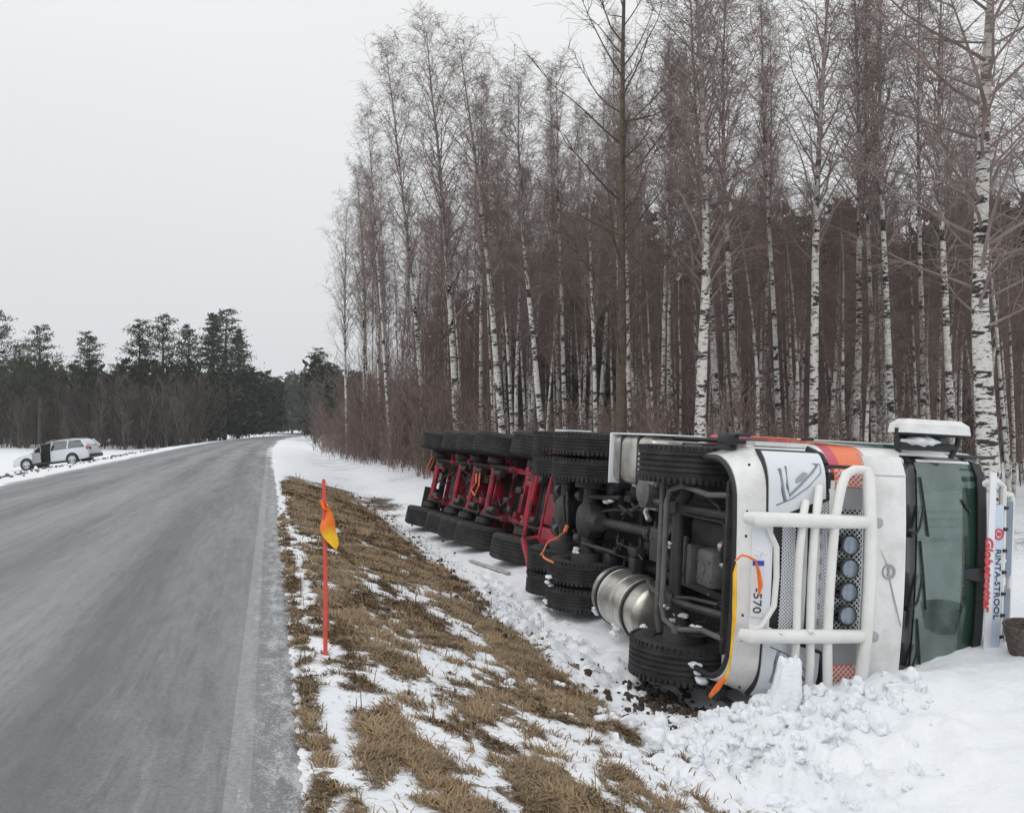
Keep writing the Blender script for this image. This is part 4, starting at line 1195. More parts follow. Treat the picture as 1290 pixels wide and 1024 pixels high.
# orange strap on the drive wheel
def world_of(root, p): return root.matrix_world @ Vector(p)
g = G()
g.tube([(-4.73, .20, .30), (-4.71, .28, .18), (-4.76, .34, .08), (-4.71, .42, .03), (-4.66, .47, -.01), (-4.73, .50, -.015)], .020, 6, flat=.4)
g.tube([(-4.73, .50, .01), (-4.53, .51, -.025), (-4.33, .51, -.035), (-4.08, .51, -.02)], .014, 6)
g.tube([(-4.73, .20, .30), (-4.76, .12, .34)], .028, 6)
o_ = g.build('orange_strap', M['amber']); o_.matrix_world = truck.matrix_world.copy()
tag(o_, 'orange strap hanging between the axle and the lower twin wheels of the lorry', 'strap')
# plastic tape on the bumper
g = G()
pts = [(.02 + .05, -.10, .345), (.065, -.02, .335), (.06, .15, .345), (.06, .35, .35), (.04, .55, .35), (-.01, .75, .36), (-.10, .90, .37)]
g.tube(pts, [.010, .026, .030, .028, .016, .016, .022], 8, flat=.45)
t1 = g.build('warning_tape', M['tape_y']); t1.matrix_world = truck.matrix_world.copy()
g = G(); g.tube([(-.07, .86, .35), (-.14, .95, .33), (-.26, 1.06, .32)], [.02, .034, .02], 6, flat=.5)
g.tube([(.07, -.12, .33), (.085, -.17, .38), (.08, -.16, .44), (.085, -.13, .50)], .010, 5)
k1 = g.build('torn_end', M['tape_o']); k1.parent = t1
tag(t1, 'yellow and orange plastic tape tied down the edge of the white bumper', 'tape')
g = G(); g.tube([(.10, -.12, .50), (.112, -.04, .52), (.115, .06, .54), (.11, .14, .53)], [.014, .026, .034, .014], 8, flat=.4)
t2 = g.build('tape_scrap', M['tape_o']); t2.matrix_world = truck.matrix_world.copy()
tag(t2, 'crumpled orange tape scrap lying over the number plate', 'tape')

# snow marker pole with its ribbon
sx, sy = -1.325, 6.52; sz = gz(sx, sy)
g = G(); g.tube([(0, 0, -.25), (0, 0, .35), (-.006, 0, .8), (-.018, 0, 1.235 - sz * 0)], [.015, .0155, .0145, .013], 10); g.lathe((-.018, 0, 1.235), (0, 0, 1), [(0, .013), (.008, .011), (.012, .004)], 10)
st = g.build('snow_marker_pole', M['red_pole']); st.location = (sx, sy, sz)
tag(st, 'thin red snow marker pole standing upright on the edge of the grassy bank', 'marker pole')
g = G()
def rib(u, v):
    k = math.sin(math.pi * min(1, u * 1.08)) ** .7
    xx = -.012 + .085 * u ** 1.1 + (v - .5) * .105 * k + .012 * math.sin(u * 9)
    return (xx, -.018 + .016 * math.sin(u * 7 + v * 3.5), 1.05 - .33 * u + .03 * v * (1 - u))
g.shell(rib, [i / 14 for i in range(15)], [j / 6 for j in range(7)], (0, .002, 0))
x = NT('ribbon_plastic'); o_ = x.coord(); sp = x.n('ShaderNodeSeparateXYZ'); x.t.links.new(o_, sp.inputs[0])
x.base(x.mix(x.rng(x.math('ADD', sp.outputs[2], x.math('MULTIPLY', x.noise(o_, 9), .5)), 1.06, 1.20), (.92, .55, .02), (.90, .20, .02))); x.rough(.4)
rb_ = g.build('marker_ribbon', x.m); rb_.location = (sx, sy, sz)
g = G(); g.tube([(-.035, -.02, 1.10), (-.01, -.025, 1.04), (.012, -.02, 1.03), (.0, .02, 1.06), (-.03, .01, 1.09)], .013, 6); k_ = g.build('ribbon_knot', M['tape_o'], rb_)
tag(rb_, 'yellow and orange plastic ribbon tied near the top of the red marker pole', 'ribbon')

# bucket by the roof
bx, by = 4.62, 8.25; bz = gz(bx, by)
g = G(); g.lathe((0, 0, 0), (0, 0, 1), [(0, .02), (0, .13), (.03, .145), (.26, .185), (.275, .192), (.29, .187), (.285, .175), (.05, .135), (.045, .01)], 28, cap=False)
bk = g.build('bucket', mat('old_bucket', (.11, .085, .075), .8, var=.4, var_scale=25, bump=.8, bump_scale=50)); bk.location = (bx, by, bz - .02); bk.rotation_euler = (R(5), R(-3), 0)
g = G(); g.tube([(-.18, 0, .27), (-.14, -.08, .17), (0, -.175, .13), (.14, -.08, .17), (.18, 0, .27)], .005, 6); g.build('handle', M['black'], bk)
tag(bk, 'brown bucket standing in the snow below the lorry roof', 'bucket')

# loose pale batten in the ditch under the trailer
for (xa, ya, xb, yb, lab) in ((-.75, 16.4, -.05, 14.9, 'long pale batten lying in the ditch snow below the trailer wheels'), (-2.9, 21.5, -2.1, 18.6, 'short grey board half under snow at the rear trailer wheels')):
    za, zb = gz(xa, ya) + .03, gz(xb, yb) + .04
    v_ = Vector((xb - xa, yb - ya, zb - za)); g = G(); g.box((0, 0, 0), (v_.length, .07, .035), .006)
    o_ = g.build('batten', mat('weathered_wood', (.42, .40, .37), .8, var=.3, var_scale=12, bump=.3))
    o_.location = ((xa + xb) / 2, (ya + yb) / 2, (za + zb) / 2); o_.rotation_euler = v_.to_track_quat('X', 'Z').to_euler()
    tag(o_, lab, 'batten')

# ---------------------------------------------------------------- silver estate car in the far ditch
car = empty('parked_car')
silver_paint = mat('silver_car_paint', (.66, .69, .73), .3, metal=.1, coat=.6, dirt=(.35, .33, .3), dirt_scale=1.5, dirt_amt=.3)
car_glass = mat('car_window', (.03, .045, .05), .06, spec=.9)
# stations along the length (x forward): z of sill, belt, half widths
SX = [-2.30, -2.24, -2.05, -1.6, -.9, 0, .75, 1.05, 1.5, 1.9, 2.18, 2.28]
BEL = [.62, .92, .96, .97, .96, .94, .93, .92, .86, .78, .68, .52]
SIL = [.45, .36, .30, .26, .24, .24, .24, .24, .26, .28, .30, .36]
HWD = [.72, .82, .87, .89, .90, .90, .90, .89, .87, .82, .72, .55]
g = G(); rings = []
for x_, b_, s_, h_ in zip(SX, BEL, SIL, HWD):
    rings.append([(x_, -h_ * .93, s_), (x_, -h_, s_ + .12), (x_, -h_, s_ + (b_ - s_) * .62), (x_, -h_ * .95, b_ - .02), (x_, -h_ * .80, b_ + .015), (x_, 0, b_ + .04),
                  (x_, h_ * .80, b_ + .015), (x_, h_ * .95, b_ - .02), (x_, h_, s_ + (b_ - s_) * .62), (x_, h_, s_ + .12), (x_, h_ * .93, s_)])
g.loft(rings)
body = g.build('body', silver_paint, car, ang=30)
g = G(); rings = []
for x_, z_, h_ in ((-2.12, 1.02, .70), (-1.95, 1.30, .64), (-1.80, 1.40, .62), (-1.2, 1.455, .62), (-.3, 1.47, .62), (.25, 1.44, .61), (.45, 1.38, .60), (1.12, .95, .66)):
    rings.append([(x_, -h_ - (z_ < 1.2) * .02, z_ - .03), (x_, -h_ * .8, z_), (x_, 0, z_ + .02), (x_, h_ * .8, z_), (x_, h_, z_ - .03), (x_, h_ - .03, z_ - .07), (x_, -h_ + .03, z_ - .07)])
g.loft(rings)
for s in (-1, 1):
    for (xa, za, xb, zb, w_) in ((.42, 1.36, 1.12, .92, .05), (-.15, 1.44, -.05, .93, .07), (-1.08, 1.44, -1.05, .95, .07), (-1.86, 1.36, -2.16, .95, .14)):
        g.tube([(xa, s * .615, za), ((xa + xb) / 2, s * .72, (za + zb) / 2), (xb, s * .80, zb)], w_ * .6, 6)
g.build('roof', silver_paint, car)
for s in (-1, 1):
    sd = lambda z: s * (.80 - (z - .94) * .36)
    for poly in ([(-.10, .95), (-1.0, .96), (-1.02, 1.37), (-.18, 1.38)], [(-1.10, .97), (-1.98, 1.02), (-1.82, 1.28), (-1.10, 1.36)]) + (([(.98, .95), (-.02, .95), (-.10, 1.39), (.38, 1.34)],) if s < 0 else ()):
        g = G(); A = [Vector((a, sd(b) + s * .004, b)) for a, b in poly]; B = [p - Vector((0, s * .02, 0)) for p in A]
        av = [g.bm.verts.new(p) for p in A]; bv = [g.bm.verts.new(p) for p in B]; g.bm.faces.new(av); g.bm.faces.new(bv[::-1])
        for k in range(4): g.bm.faces.new((av[k], av[(k + 1) % 4], bv[(k + 1) % 4], bv[k]))
        g.build('side_window', car_glass, car, smooth=False)
g = G(); g.shell(lambda u, v: (-2.155 + .27 * u, -.60 + 1.2 * v, .99 + .36 * u), [0, .5, 1], [0, .25, .5, .75, 1], (.02, 0, 0)); g.build('rear_window', mat('rear_glass', (.20, .26, .24), .1, spec=.9), car)
g = G(); g.shell(lambda u, v: (1.10 - .66 * u, -.62 + 1.24 * v, .97 + .42 * u), [0, .5, 1], [0, .5, 1], (-.01, 0, -.01)); g.build('windscreen', car_glass, car)
for s in (-1, 1):
    g = G(); g.box((-2.22, s * .66, .84), (.12, .34, .17), .03, Matrix.Rotation(R(18) * -s, 4, 'Z')); g.build('tail_light', mat('tail_red', (.35, .02, .03), .2, coat=.8), car)
    g = G(); g.box((2.14, s * .60, .62), (.16, .26, .13), .04); g.build('headlight', M['headlens'], car)
    g = G(); g.tube([(x_, s * .56, z) for x_, z in ((-1.7, 1.45), (-1.5, 1.50), (.0, 1.52), (.2, 1.47))], .014, 6); g.build('roof_rail', M['grey_line'], car)
    g = G(); g.box((.80, s * .98, .99), (.14, .16, .11), .04); g.build('wing_mirror', silver_paint, car)
g = G(); g.box((-2.28, 0, .42), (.14, 1.50, .20), .05); g.box((0, .90, .25), (3.0, .03, .10), .01); g.box((0, -.90, .25), (3.0, .03, .10), .01); g.box((2.22, 0, .36), (.14, 1.2, .14), .04); g.build('lower_trim', M['black'], car)
g = G(); g.prism([(.93, .32), (-.08, .32), (-.10, .93), (-.18, 1.38), (.36, 1.34), (.96, .93)], 1, .885, .905); g.build('doorway_shade_slab', mat('cabin_shade_black', (.012, .012, .014), .9), car)  # black slab on the closed body side, its colour standing for cabin shade
g = G(); g.box((.1, .60, .72), (.16, .34, .5), .05); g.build('front_seat', M['grey_dark'], car)
door = G(); door.prism([(0, .34), (-.98, .36), (-1.0, .92), (-.06, .93)], 1, -.02, .03)
for pa, pb in (((-.06, .93), (-.62, 1.32)), ((-.62, 1.32), (-1.06, 1.36)), ((-1.06, 1.36), (-1.0, .92))): door.tube([(pa[0], 0, pa[1]), (pb[0], -.05, pb[1])], .025, 6)
dr = door.build('open_door', mat('door_paint_shaded', (.30, .31, .32), .5, metal=.2), car); dr.location = (.95, .91, 0); dr.rotation_euler = (0, 0, R(-36))  # body paint made darker here, with the shade on the door in its colour
G().box((-.85, -.03, .78), (.14, .02, .03), .006).build('door_handle', M['black'], dr)
rimm = mat('alloy_rim', (.62, .63, .65), .3, metal=.6)
for x_ in (-1.33, 1.33):
    for s in (-1, 1):
        g = G(); g.lathe((x_, s * .845, .315), (0, s, 0), [(0, .22), (.10, .225), (.105, .20), (.06, .18), (.07, .05), (.09, .04), (.09, .01)], 24)
        for k in range(5):
            a = k / 5 * 6.283 + .3; g.box((x_ + math.cos(a) * .11, s * .93, .315 + math.sin(a) * .11), (.20, .03, .05), .008, Matrix.Rotation(-a, 4, 'Y'))
        wh = g.build('wheel', rimm, car)
        g = G(); g.lathe((x_, s * .845, .315), (0, s, 0), [(-.09, .20), (-.10, .28), (-.07, .315), (.07, .315), (.105, .28), (.105, .215)], 30, cap=False); g.build('tyre', M['tyre'], wh)
        g = G(); g.lathe((x_, s * .70, .34), (0, s, 0), [(0, .10), (0, .37), (.21, .37), (.21, .30)], 24, cap=False); g.build('wheel_arch', M['black'], car)
car_x, car_y = -26.3, 53.0
F = Vector((-.995, .03, -.125)).normalized(); Up = Vector((0.02, -.02, 1)); L_ = Up.cross(F).normalized(); Up = F.cross(L_)
car.matrix_world = Matrix(((F.x, L_.x, Up.x, car_x), (F.y, L_.y, Up.y, car_y), (F.z, L_.z, Up.z, -.60), (0, 0, 0, 1)))
tag(car, 'silver estate car nosed down the snowy verge across the road, front door open', 'car')

# snow packed into the wheels and the underside
pk = random.Random(21); Vs = []; Fs = []; n0 = 0
t = bmesh.new(); bmesh.ops.create_icosphere(t, subdivisions=3, radius=1); bv = [v.co.copy() for v in t.verts]; bf = np.array([[v.index for v in f.verts] for f in t.faces]); t.free()
sp_ = [(-1.72, .84, .30, .07), (-1.60, .99, .16, .05), (-1.66, .90, .20, .06), (-.72, .97, .42, .06), (-1.3, .60, .46, .05), (-1.28, -.05, .35, .04), (-3.5, 1.0, .36, .05), (-2.9, 1.05, .42, .06), (-4.4, 1.05, .02, .05), (-4.9, .95, .30, .06), (-4.3, .78, .0, .05), (-4.4, .4, .36, .05), (-5.5, .9, .05, .05), (-4.0, -.3, .62, .05), (-3.2, .35, .80, .06), (-2.5, -.5, .55, .05), (-.5, .2, .66, .045), (.17, -.2, .50, .03), (.14, .47, 1.0, .035), (.12, .47, .7, .03), (-.9, .62, .42, .035), (-1.2, .45, .27, .035), (-5.2, -.6, .62, .05), (-2.9, -.58, .60, .05)]
for (a, b, c, s_) in sp_:
    for q_ in range(3):
        ss = s_ * pk.uniform(.45, 1.0); o3 = Vector((a + pk.gauss(0, .04), b + pk.gauss(0, .03), c + pk.gauss(0, .02)))
        vv = [o3 + Vector((p.x * 1.5, p.y * .55, p.z)) * ss * (1 + .6 * mnoise.noise(p * 1.6 + o3 * 7)) for p in bv]
        Vs.append(np.array([truck.matrix_world @ v for v in vv])); Fs.append(bf + n0); n0 += len(bv)
tag(np_mesh('packed_snow', np.concatenate(Vs), np.concatenate(Fs), M['snowy'], smooth=True), 'small clumps of snow caught on the wheels and underside of the lorry', 'snow', kind='stuff')
# ---------------------------------------------------------------- trees
def seg_mesh(P0, P1, R0, R1, n=3):
    P0 = np.asarray(P0, float); P1 = np.asarray(P1, float); R0 = np.asarray(R0, float)[:, None]; R1 = np.asarray(R1, float)[:, None]
    d = P1 - P0; d /= np.linalg.norm(d, axis=1, keepdims=True) + 1e-9
    ref = np.where(np.abs(d[:, 2:3]) < .9, [[0, 0, 1.]], [[1., 0, 0]])
    u = np.cross(ref, d); u /= np.linalg.norm(u, axis=1, keepdims=True); v = np.cross(d, u)
    V = []
    for P, Rr in ((P0, R0), (P1, R1)):
        for k in range(n):
            a = 2 * np.pi * k / n; V.append(P + (u * math.cos(a) + v * math.sin(a)) * Rr)
    V = np.stack(V, 1).reshape(-1, 3); b = np.arange(len(P0))[:, None] * 2 * n
    F = np.concatenate([b + [k, (k + 1) % n, n + (k + 1) % n, n + k] for k in range(n)], 0)
    return V, F
class Segs:
    def __init__(s): s.a = []; s.b = []; s.ra = []; s.rb = []
    def add(s, p, q, r0, r1): s.a.append(p); s.b.append(q); s.ra.append(r0); s.rb.append(r1)
def branch(S, r_, p, d, L, r0, nseg, up, wob, rmin=.004):
    pts = [p]; p = np.array(p, float); d = np.array(d, float); st = L / nseg
    for k in range(nseg):
        d = d + np.array([r_.gauss(0, wob), r_.gauss(0, wob), r_.gauss(0, wob) + up]); d /= np.linalg.norm(d)
        q = p + d * st; S.add(p, q, max(r0 * (1 - k / nseg), rmin), max(r0 * (1 - (k + 1) / nseg), rmin)); p = q; pts.append(p)
    return pts, d
def make_birch(seed, H, r0, cb, nb, spread, blen, tw=7, sub=9, droop=-.10, curve=.02, rtw=.0045, ang=(22, 42)):
    r_ = random.Random(seed)
    # trunk
    n = 18; px = py = 0; tr = []; dx, dy = r_.gauss(0, curve), r_.gauss(0, curve)
    for k in range(n + 1):
        t = k / n; tr.append((px, py, H * t, r0 * (1 - t) ** .85 * (1 + .25 * math.exp(-t * 30)) + .006))
        dx += r_.gauss(0, curve * .5); dy += r_.gauss(0, curve * .5); px += dx * H / n; py += dy * H / n
    ns = 10; V = []; F = []
    for k, (x_, y_, z_, rr) in enumerate(tr):
        for j in range(ns):
            a = 2 * math.pi * j / ns; w_ = rr * (1 + .06 * r_.uniform(-1, 1)); V.append((x_ + math.cos(a) * w_, y_ + math.sin(a) * w_, z_ - (.4 if k == 0 else 0)))
    for k in range(n):
        for j in range(ns): F.append((k * ns + j, k * ns + (j + 1) % ns, (k + 1) * ns + (j + 1) % ns, (k + 1) * ns + j))
    def trunk_at(t):
        u = t * n; i = min(int(u), n - 1); f = u - i; a, b = tr[i], tr[i + 1]
        return np.array([a[q] + (b[q] - a[q]) * f for q in range(3)]), a[3] + (b[3] - a[3]) * f
    S = Segs(); T = Segs(); az = r_.uniform(0, 6)
    for i in range(nb):
        t = cb + (1 - cb) * (i + r_.uniform(-.4, .4)) / nb; t = min(max(t, cb * .9), .985)
        p, rt = trunk_at(t); az += 2.4 + r_.gauss(0, .4)
        shape = math.sin(math.pi * min(1, (t - cb * .9) / (1 - cb * .9) * .72 + .22)) ** .8
        L = blen * shape * r_.uniform(.6, 1.15) + .3
        el = R(90 - r_.uniform(*ang)); c = math.cos(el) * spread
        d = np.array([math.cos(az) * c, math.sin(az) * c, math.sin(el)]); d /= np.linalg.norm(d)
        rb = min(rt * .5, .009 + .0095 * L)
        pts, dd = branch(S, r_, p, d, L, rb, 6, .045, .10)
        for j in range(sub):
            u = r_.uniform(.18, 1); k = min(int(u * 6), 5); q = pts[k] + (pts[k + 1] - pts[k]) * (u * 6 - k if u < 1 else 1)
            a2 = r_.uniform(0, 6.28); d2 = dd * .7 + np.array([math.cos(a2), math.sin(a2), r_.uniform(-.2, .6)]) * .75; d2 /= np.linalg.norm(d2)
            l2 = (L * .34 + .15) * r_.uniform(.5, 1.1)
            p2, d3 = branch(S, r_, q, d2, l2, rb * .4, 4, droop * .3, .12, rtw)
            for m in range(tw):
                k2 = r_.randint(0, 3); q2 = p2[k2] + (p2[k2 + 1] - p2[k2]) * r_.random()
                a3 = r_.uniform(0, 6.28); d4 = d3 * .5 + np.array([math.cos(a3), math.sin(a3), r_.uniform(-.5, .4)]) * .6; d4 /= np.linalg.norm(d4)
                branch(S, r_, q2, d4, l2 * .55 * r_.uniform(.5, 1.2), rtw, 2, droop * 2, .2, rtw * .8)
    CV, CF = seg_mesh(S.a, S.b, S.ra, S.rb, 3)
    return (np.array(V), np.array(F)), (CV, CF)
protos = {}
def proto(key, trunk_mat, crown_mat, *a, **k):
    (V, F), (CV, CF) = make_birch(*a, **k)
    t = np_mesh('trunk', V, F, trunk_mat, smooth=True); c = np_mesh('crown', CV, CF, crown_mat)
    protos[key] = [t, c]; t['p'] = 1
    bpy.context.scene.collection.objects.unlink(t); bpy.context.scene.collection.objects.unlink(c)
for i, (sd, H, r0, cb, nb, spd, bl) in enumerate(((1, 20, .125, .38, 62, .8, 3.0), (2, 18, .105, .42, 54, .75, 2.4), (3, 21, .14, .34, 70, .85, 3.3), (4, 16, .085, .45, 44, .7, 2.0))):
    proto('birch%d' % i, M['birch'], M['twig'], sd, H, r0, cb, nb, spd, bl)
for i, (sd, H, r0, cb, nb, bl) in enumerate(((11, 13, .050, .42, 34, 1.5), (12, 15, .06, .48, 34, 1.6), (13, 11, .042, .35, 32, 1.3), (14, 14, .055, .5, 30, 1.4))):
    proto('thin%d' % i, M['birch_thin'], M['twig_red'], sd, H, r0, cb, nb, .65, bl, tw=4, sub=7, rtw=.0048, ang=(20, 40))
proto('aspen', M['brownbark'], M['brownbark'], 21, 21, .17, .22, 44, 1.15, 4.2, tw=4, sub=7, curve=.012, ang=(38, 62))
proto('bigbirch', M['birch'], M['twig'], 22, 19, .175, .30, 52, 1.1, 4.0, tw=6, sub=9, curve=.02, ang=(35, 60))
counts = {}
def plant(key, X, Y, name, label, cat, group=None, sc=1.0, rot=None, lean=(0, 0), zs=None):
    r_ = random.Random(int(X * 1000) ^ int(Y * 77))
    root = bpy.data.objects.new(name, None); C.objects.link(root); root.empty_display_size = .3
    root.location = (X, Y, gz(X, Y)); root.rotation_euler = (lean[0], lean[1], r_.uniform(0, 6.28) if rot is None else rot)
    if lean != (0, 0):
        root.rotation_euler = (Matrix.Rotation(lean[1], 3, 'Y') @ Matrix.Rotation(lean[0], 3, 'X') @ Matrix.Rotation(r_.uniform(0, 6.28), 3, 'Z')).to_euler()
    root.scale = (sc, sc, sc if zs is None else zs)
    for ch in protos[key]:
        c = ch.copy(); C.objects.link(c); c.parent = root
        if 'p' in c: del c['p']
    tag(root, label, cat, group)
    return root
def at(px, Y): return (px - 645) / FPX * Y
BG = 'birches along the forest edge'
near = [
 ('bigbirch', 1252, 14.2, 'large white birch with black-marked trunk right behind the upper corner of the cab', 1.0, (0, R(-3)), -250),
 ('birch2', 880, 19.5, 'straight stout white birch rising behind the rear edge of the cab side', 1.02, (0, R(-.5)), -120),
 ('aspen', 781, 21.5, 'brown-barked tall tree with wide bare limbs behind the boxed tank', .82, (0, R(-.5)), -160),
 ('birch0', 1020, 21, 'thick pale birch above the red and orange stripe of the cab', 1.0, (0, R(.5)), -150),
 ('birch1', 937, 24, 'slim birch rising just left of the red stripe on the cab', 1.15, (0, R(0)), -60),
 ('birch1', 906, 25, 'slim birch next to the stout one behind the cab side', 1.1, (0, R(1)), -40),
 ('birch3', 984, 25, 'slender birch between the slim one and the thick pale one above the cab', 1.1, (0, R(-1)), -30),
 ('birch0', 640, 29, 'white birch leaning left behind the joint between trailer and lorry', 1.08, (0, R(-4)), 60),
 ('birch2', 578, 32, 'tall pointed birch leaning left behind the front trailer wheels', 1.05, (0, R(-4.5)), 35),
 ('birch1', 536, 37, 'tall slim birch leaning left behind the middle trailer wheels', 1.12, (0, R(-3)), 75),
 ('birch3', 492, 43, 'birch leaning left behind the rear end of the trailer', 1.1, (0, R(-3)), 150),
 ('birch1', 458, 50, 'birch leaning left among red brush, second from the road bend', 1.0, (0, R(-3)), 225),
 ('birch0', 437, 54, 'outermost birch at the road bend, its crown lowest of the row', .82, (0, R(-2)), 258),
 ('birch3', 606, 35, 'thin birch behind the two leaning white ones over the trailer', 1.1, (0, R(-1)), 110),
 ('birch1', 690, 27, 'pale birch just left of the white mudguard edge', 1.05, (0, R(-1)), 80),
 ('birch3', 712, 31, 'thin birch directly above the white mudguard edge', 1.15, (0, 0), 90),
 ('birch3', 752, 24, 'thin white birch just left of the brown-barked tree', .85, (0, 0), 150),
 ('birch3', 793, 25, 'thin white birch just right of the brown-barked tree', .9, (0, 0), 120),
 ('birch3', 832, 26, 'thin birch of a close pair left of the stout birch', .9, (0, R(1)), 60),
 ('birch3', 842, 27, 'thin birch of the close pair, the one nearer the stout birch', .9, (0, R(-.5)), 90),
 ('birch1', 1072, 24, 'pale birch behind the orange stripe end of the cab', 1.05, (0, R(1)), -80),
 ('birch3', 1102, 26, 'slim birch left of the white mirror', 1.1, (0, 0), -40),
 ('birch1', 1128, 22, 'birch rising directly behind the white mirror', 1.0, (0, R(1.5)), -120),
 ('birch3', 1165, 25, 'slim birch between the mirror and the large corner birch', 1.1, (0, 0), -60),
 ('birch1', 1206, 21, 'birch just left of the large corner birch', 1.0, (0, R(.5)), -100),
 ('birch1', 1300, 20, 'birch at the right edge of the picture beyond the roof lamps', 1.0, (0, R(-1)), -80),
]
PH = {'birch0': 20, 'birch1': 18, 'birch2': 21, 'birch3': 16, 'aspen': 21, 'bigbirch': 19, 'thin0': 13, 'thin1': 15, 'thin2': 11, 'thin3': 14}
def zscale(key, Y, top): return ((540 - top) * Y / FPX + EYE + .45) / PH[key]
for key, px, Y, lab, sc, lean, top in near:
    plant(key, at(px, Y), Y, 'tree' if key == 'aspen' else 'birch_tree', lab, 'tree' if key == 'aspen' else 'birch', BG, sc * (.9 if px < 1240 else 1), None, lean, zscale(key, Y, top))
# the crowd of thinner trees behind them
r_ = random.Random(42); taken = [(at(p[1], p[2]), p[2]) for p in near]; cnt = 0; tries = 0
while cnt < 250 and tries < 6000:
    tries += 1
    Y = 20 + 42 * r_.random() ** 1.1
    px = r_.uniform(425, 1330); X = at(px, Y)
    d_ = float(road_ds(np.array([X]), np.array([Y]))[0][0])
    edge = np.interp(Y, [14, 20, 35, 50, 70], [11, 9.2, 6.8, 5.4, 5.2])
    if d_ < edge or d_ > edge + 17: continue
    if any((X - a) ** 2 + (Y - b) ** 2 < .8 for a, b in taken): continue
    taken.append((X, Y)); cnt += 1
    env = float(np.interp(px, [400, 430, 470, 510, 560, 600, 640, 680, 720, 800], [290, 265, 200, 130, 80, 70, 130, 120, 80, 30]))
    if r_.random() < .24:
        key = r_.choice(('birch1', 'birch3', 'birch3')); top = env + r_.uniform(10, 260)
        plant(key, X, Y, 'birch_tree', 'tall bare birch standing back in the crowded forest behind the lorry', 'birch', 'tall birches inside the forest', r_.uniform(.6, .8), None, (R(r_.gauss(0, 1)), R(r_.gauss(-.5, 1.2))), zscale(key, Y, top))
    else:
        key = 'thin%d' % r_.randint(0, 3); top = max(env + 60, r_.uniform(230, 420))
        plant(key, X, Y, 'young_birch_tree', 'thin young birch with reddish twigs in the crowded forest behind the lorry', 'birch', 'thin young birches inside the forest', r_.uniform(.75, 1.05), None, (R(r_.gauss(0, 1.5)), R(r_.gauss(-.5, 2))), zscale(key, Y, top))

# undergrowth nobody could count: red brush and saplings
def sapling(seed, H, nb, rt, rtw):
    q = random.Random(seed); S = Segs()
    for st in range(q.choice((1, 2, 2, 3))):
        a = q.uniform(0, 6.28); p = np.array([q.gauss(0, .15), q.gauss(0, .15), -.2]); d = np.array([math.cos(a) * .12, math.sin(a) * .12, 1])
        pts, dd = branch(S, q, p, d, H * q.uniform(.7, 1), rt, 8, .02, .05, rtw)
        for j in range(nb):
            k = q.randint(1, 7); b0 = pts[k] + (pts[k + 1] - pts[k]) * q.random(); a2 = q.uniform(0, 6.28)
            d2 = np.array([math.cos(a2) * .6, math.sin(a2) * .6, q.uniform(.5, 1.2)]); d2 /= np.linalg.norm(d2)
            p2, d3 = branch(S, q, b0, d2, H * .20 * q.uniform(.5, 1.2), rt * .4, 3, .03, .12, rtw)
            for m in range(3):
                a3 = q.uniform(0, 6.28); d4 = d3 + np.array([math.cos(a3), math.sin(a3), q.uniform(-.1, .6)]) * .6; d4 /= np.linalg.norm(d4)
                branch(S, q, p2[q.randint(1, 3)], d4, H * .09 * q.uniform(.5, 1.2), rtw, 1, 0, .1, rtw * .8)
    return seg_mesh(S.a, S.b, S.ra, S.rb, 3)
def scatter(name, protos_, spots, material, label, cat):
    Vs = []; Fs = []; o = 0
    for (X, Y, s, a, k) in spots:
        V, F = protos_[k]; c, sn = math.cos(a) * s, math.sin(a) * s
        W = np.stack([V[:, 0] * c - V[:, 1] * sn + X, V[:, 0] * sn + V[:, 1] * c + Y, V[:, 2] * s + 0], 1); Vs.append((W, X, Y)); Fs.append(F + o); o += len(V)
    zz = ground(np.array([v[1] for v in Vs]), np.array([v[2] for v in Vs]))[0]
    allV = np.concatenate([v[0] + [0, 0, z] for v, z in zip(Vs, zz)])
    return tag(np_mesh(name, allV, np.concatenate(Fs), material), label, cat, kind='stuff')
def spots(n, Y0, Y1, px0, px1, dmin, dmax, seed, smin, smax, nk, pw=1.0):
    q = np.random.RandomState(seed); out = []
    while len(out) < n:
        Y = Y0 + (Y1 - Y0) * q.rand(400) ** pw; X = at(q.uniform(px0, px1, 400), Y); d, _ = road_ds(X, Y)
        e = np.interp(Y, [14, 20, 35, 50, 90], [11.5, 9.6, 7.2, 5.6, 5.2])
        for x_, y_, dd, ee in zip(X, Y, d, e):
            if ee + dmin < dd < ee + dmax and len(out) < n: out.append((x_, y_, q.uniform(smin, smax), q.uniform(0, 6.28), q.randint(nk)))
    return out
saps = [sapling(100 + i, 8.5, 16, .028, .0075) for i in range(5)]
bush = [sapling(200 + i, 3.2, 16, .014, .007) for i in range(4)]
scatter('sapling_thicket', saps, spots(520, 26, 80, 395, 1340, 9, 45, 1, .5, 1.15, 5, .8) + spots(150, 33, 75, 395, 620, -.6, 6, 19, .45, .95, 5, .9), M['twig_red'], 'dense reddish brown thicket of leafless saplings filling the forest', 'thicket')
scatter('red_brush', bush, spots(520, 20, 60, 410, 1340, -1.0, 6, 2, .35, 1.05, 4, 1.0) + spots(520, 27, 75, 395, 600, -1.8, 3, 7, .35, 1.5, 4, 1.0), M['twig_red'], 'low reddish brush along the forest edge', 'brush')

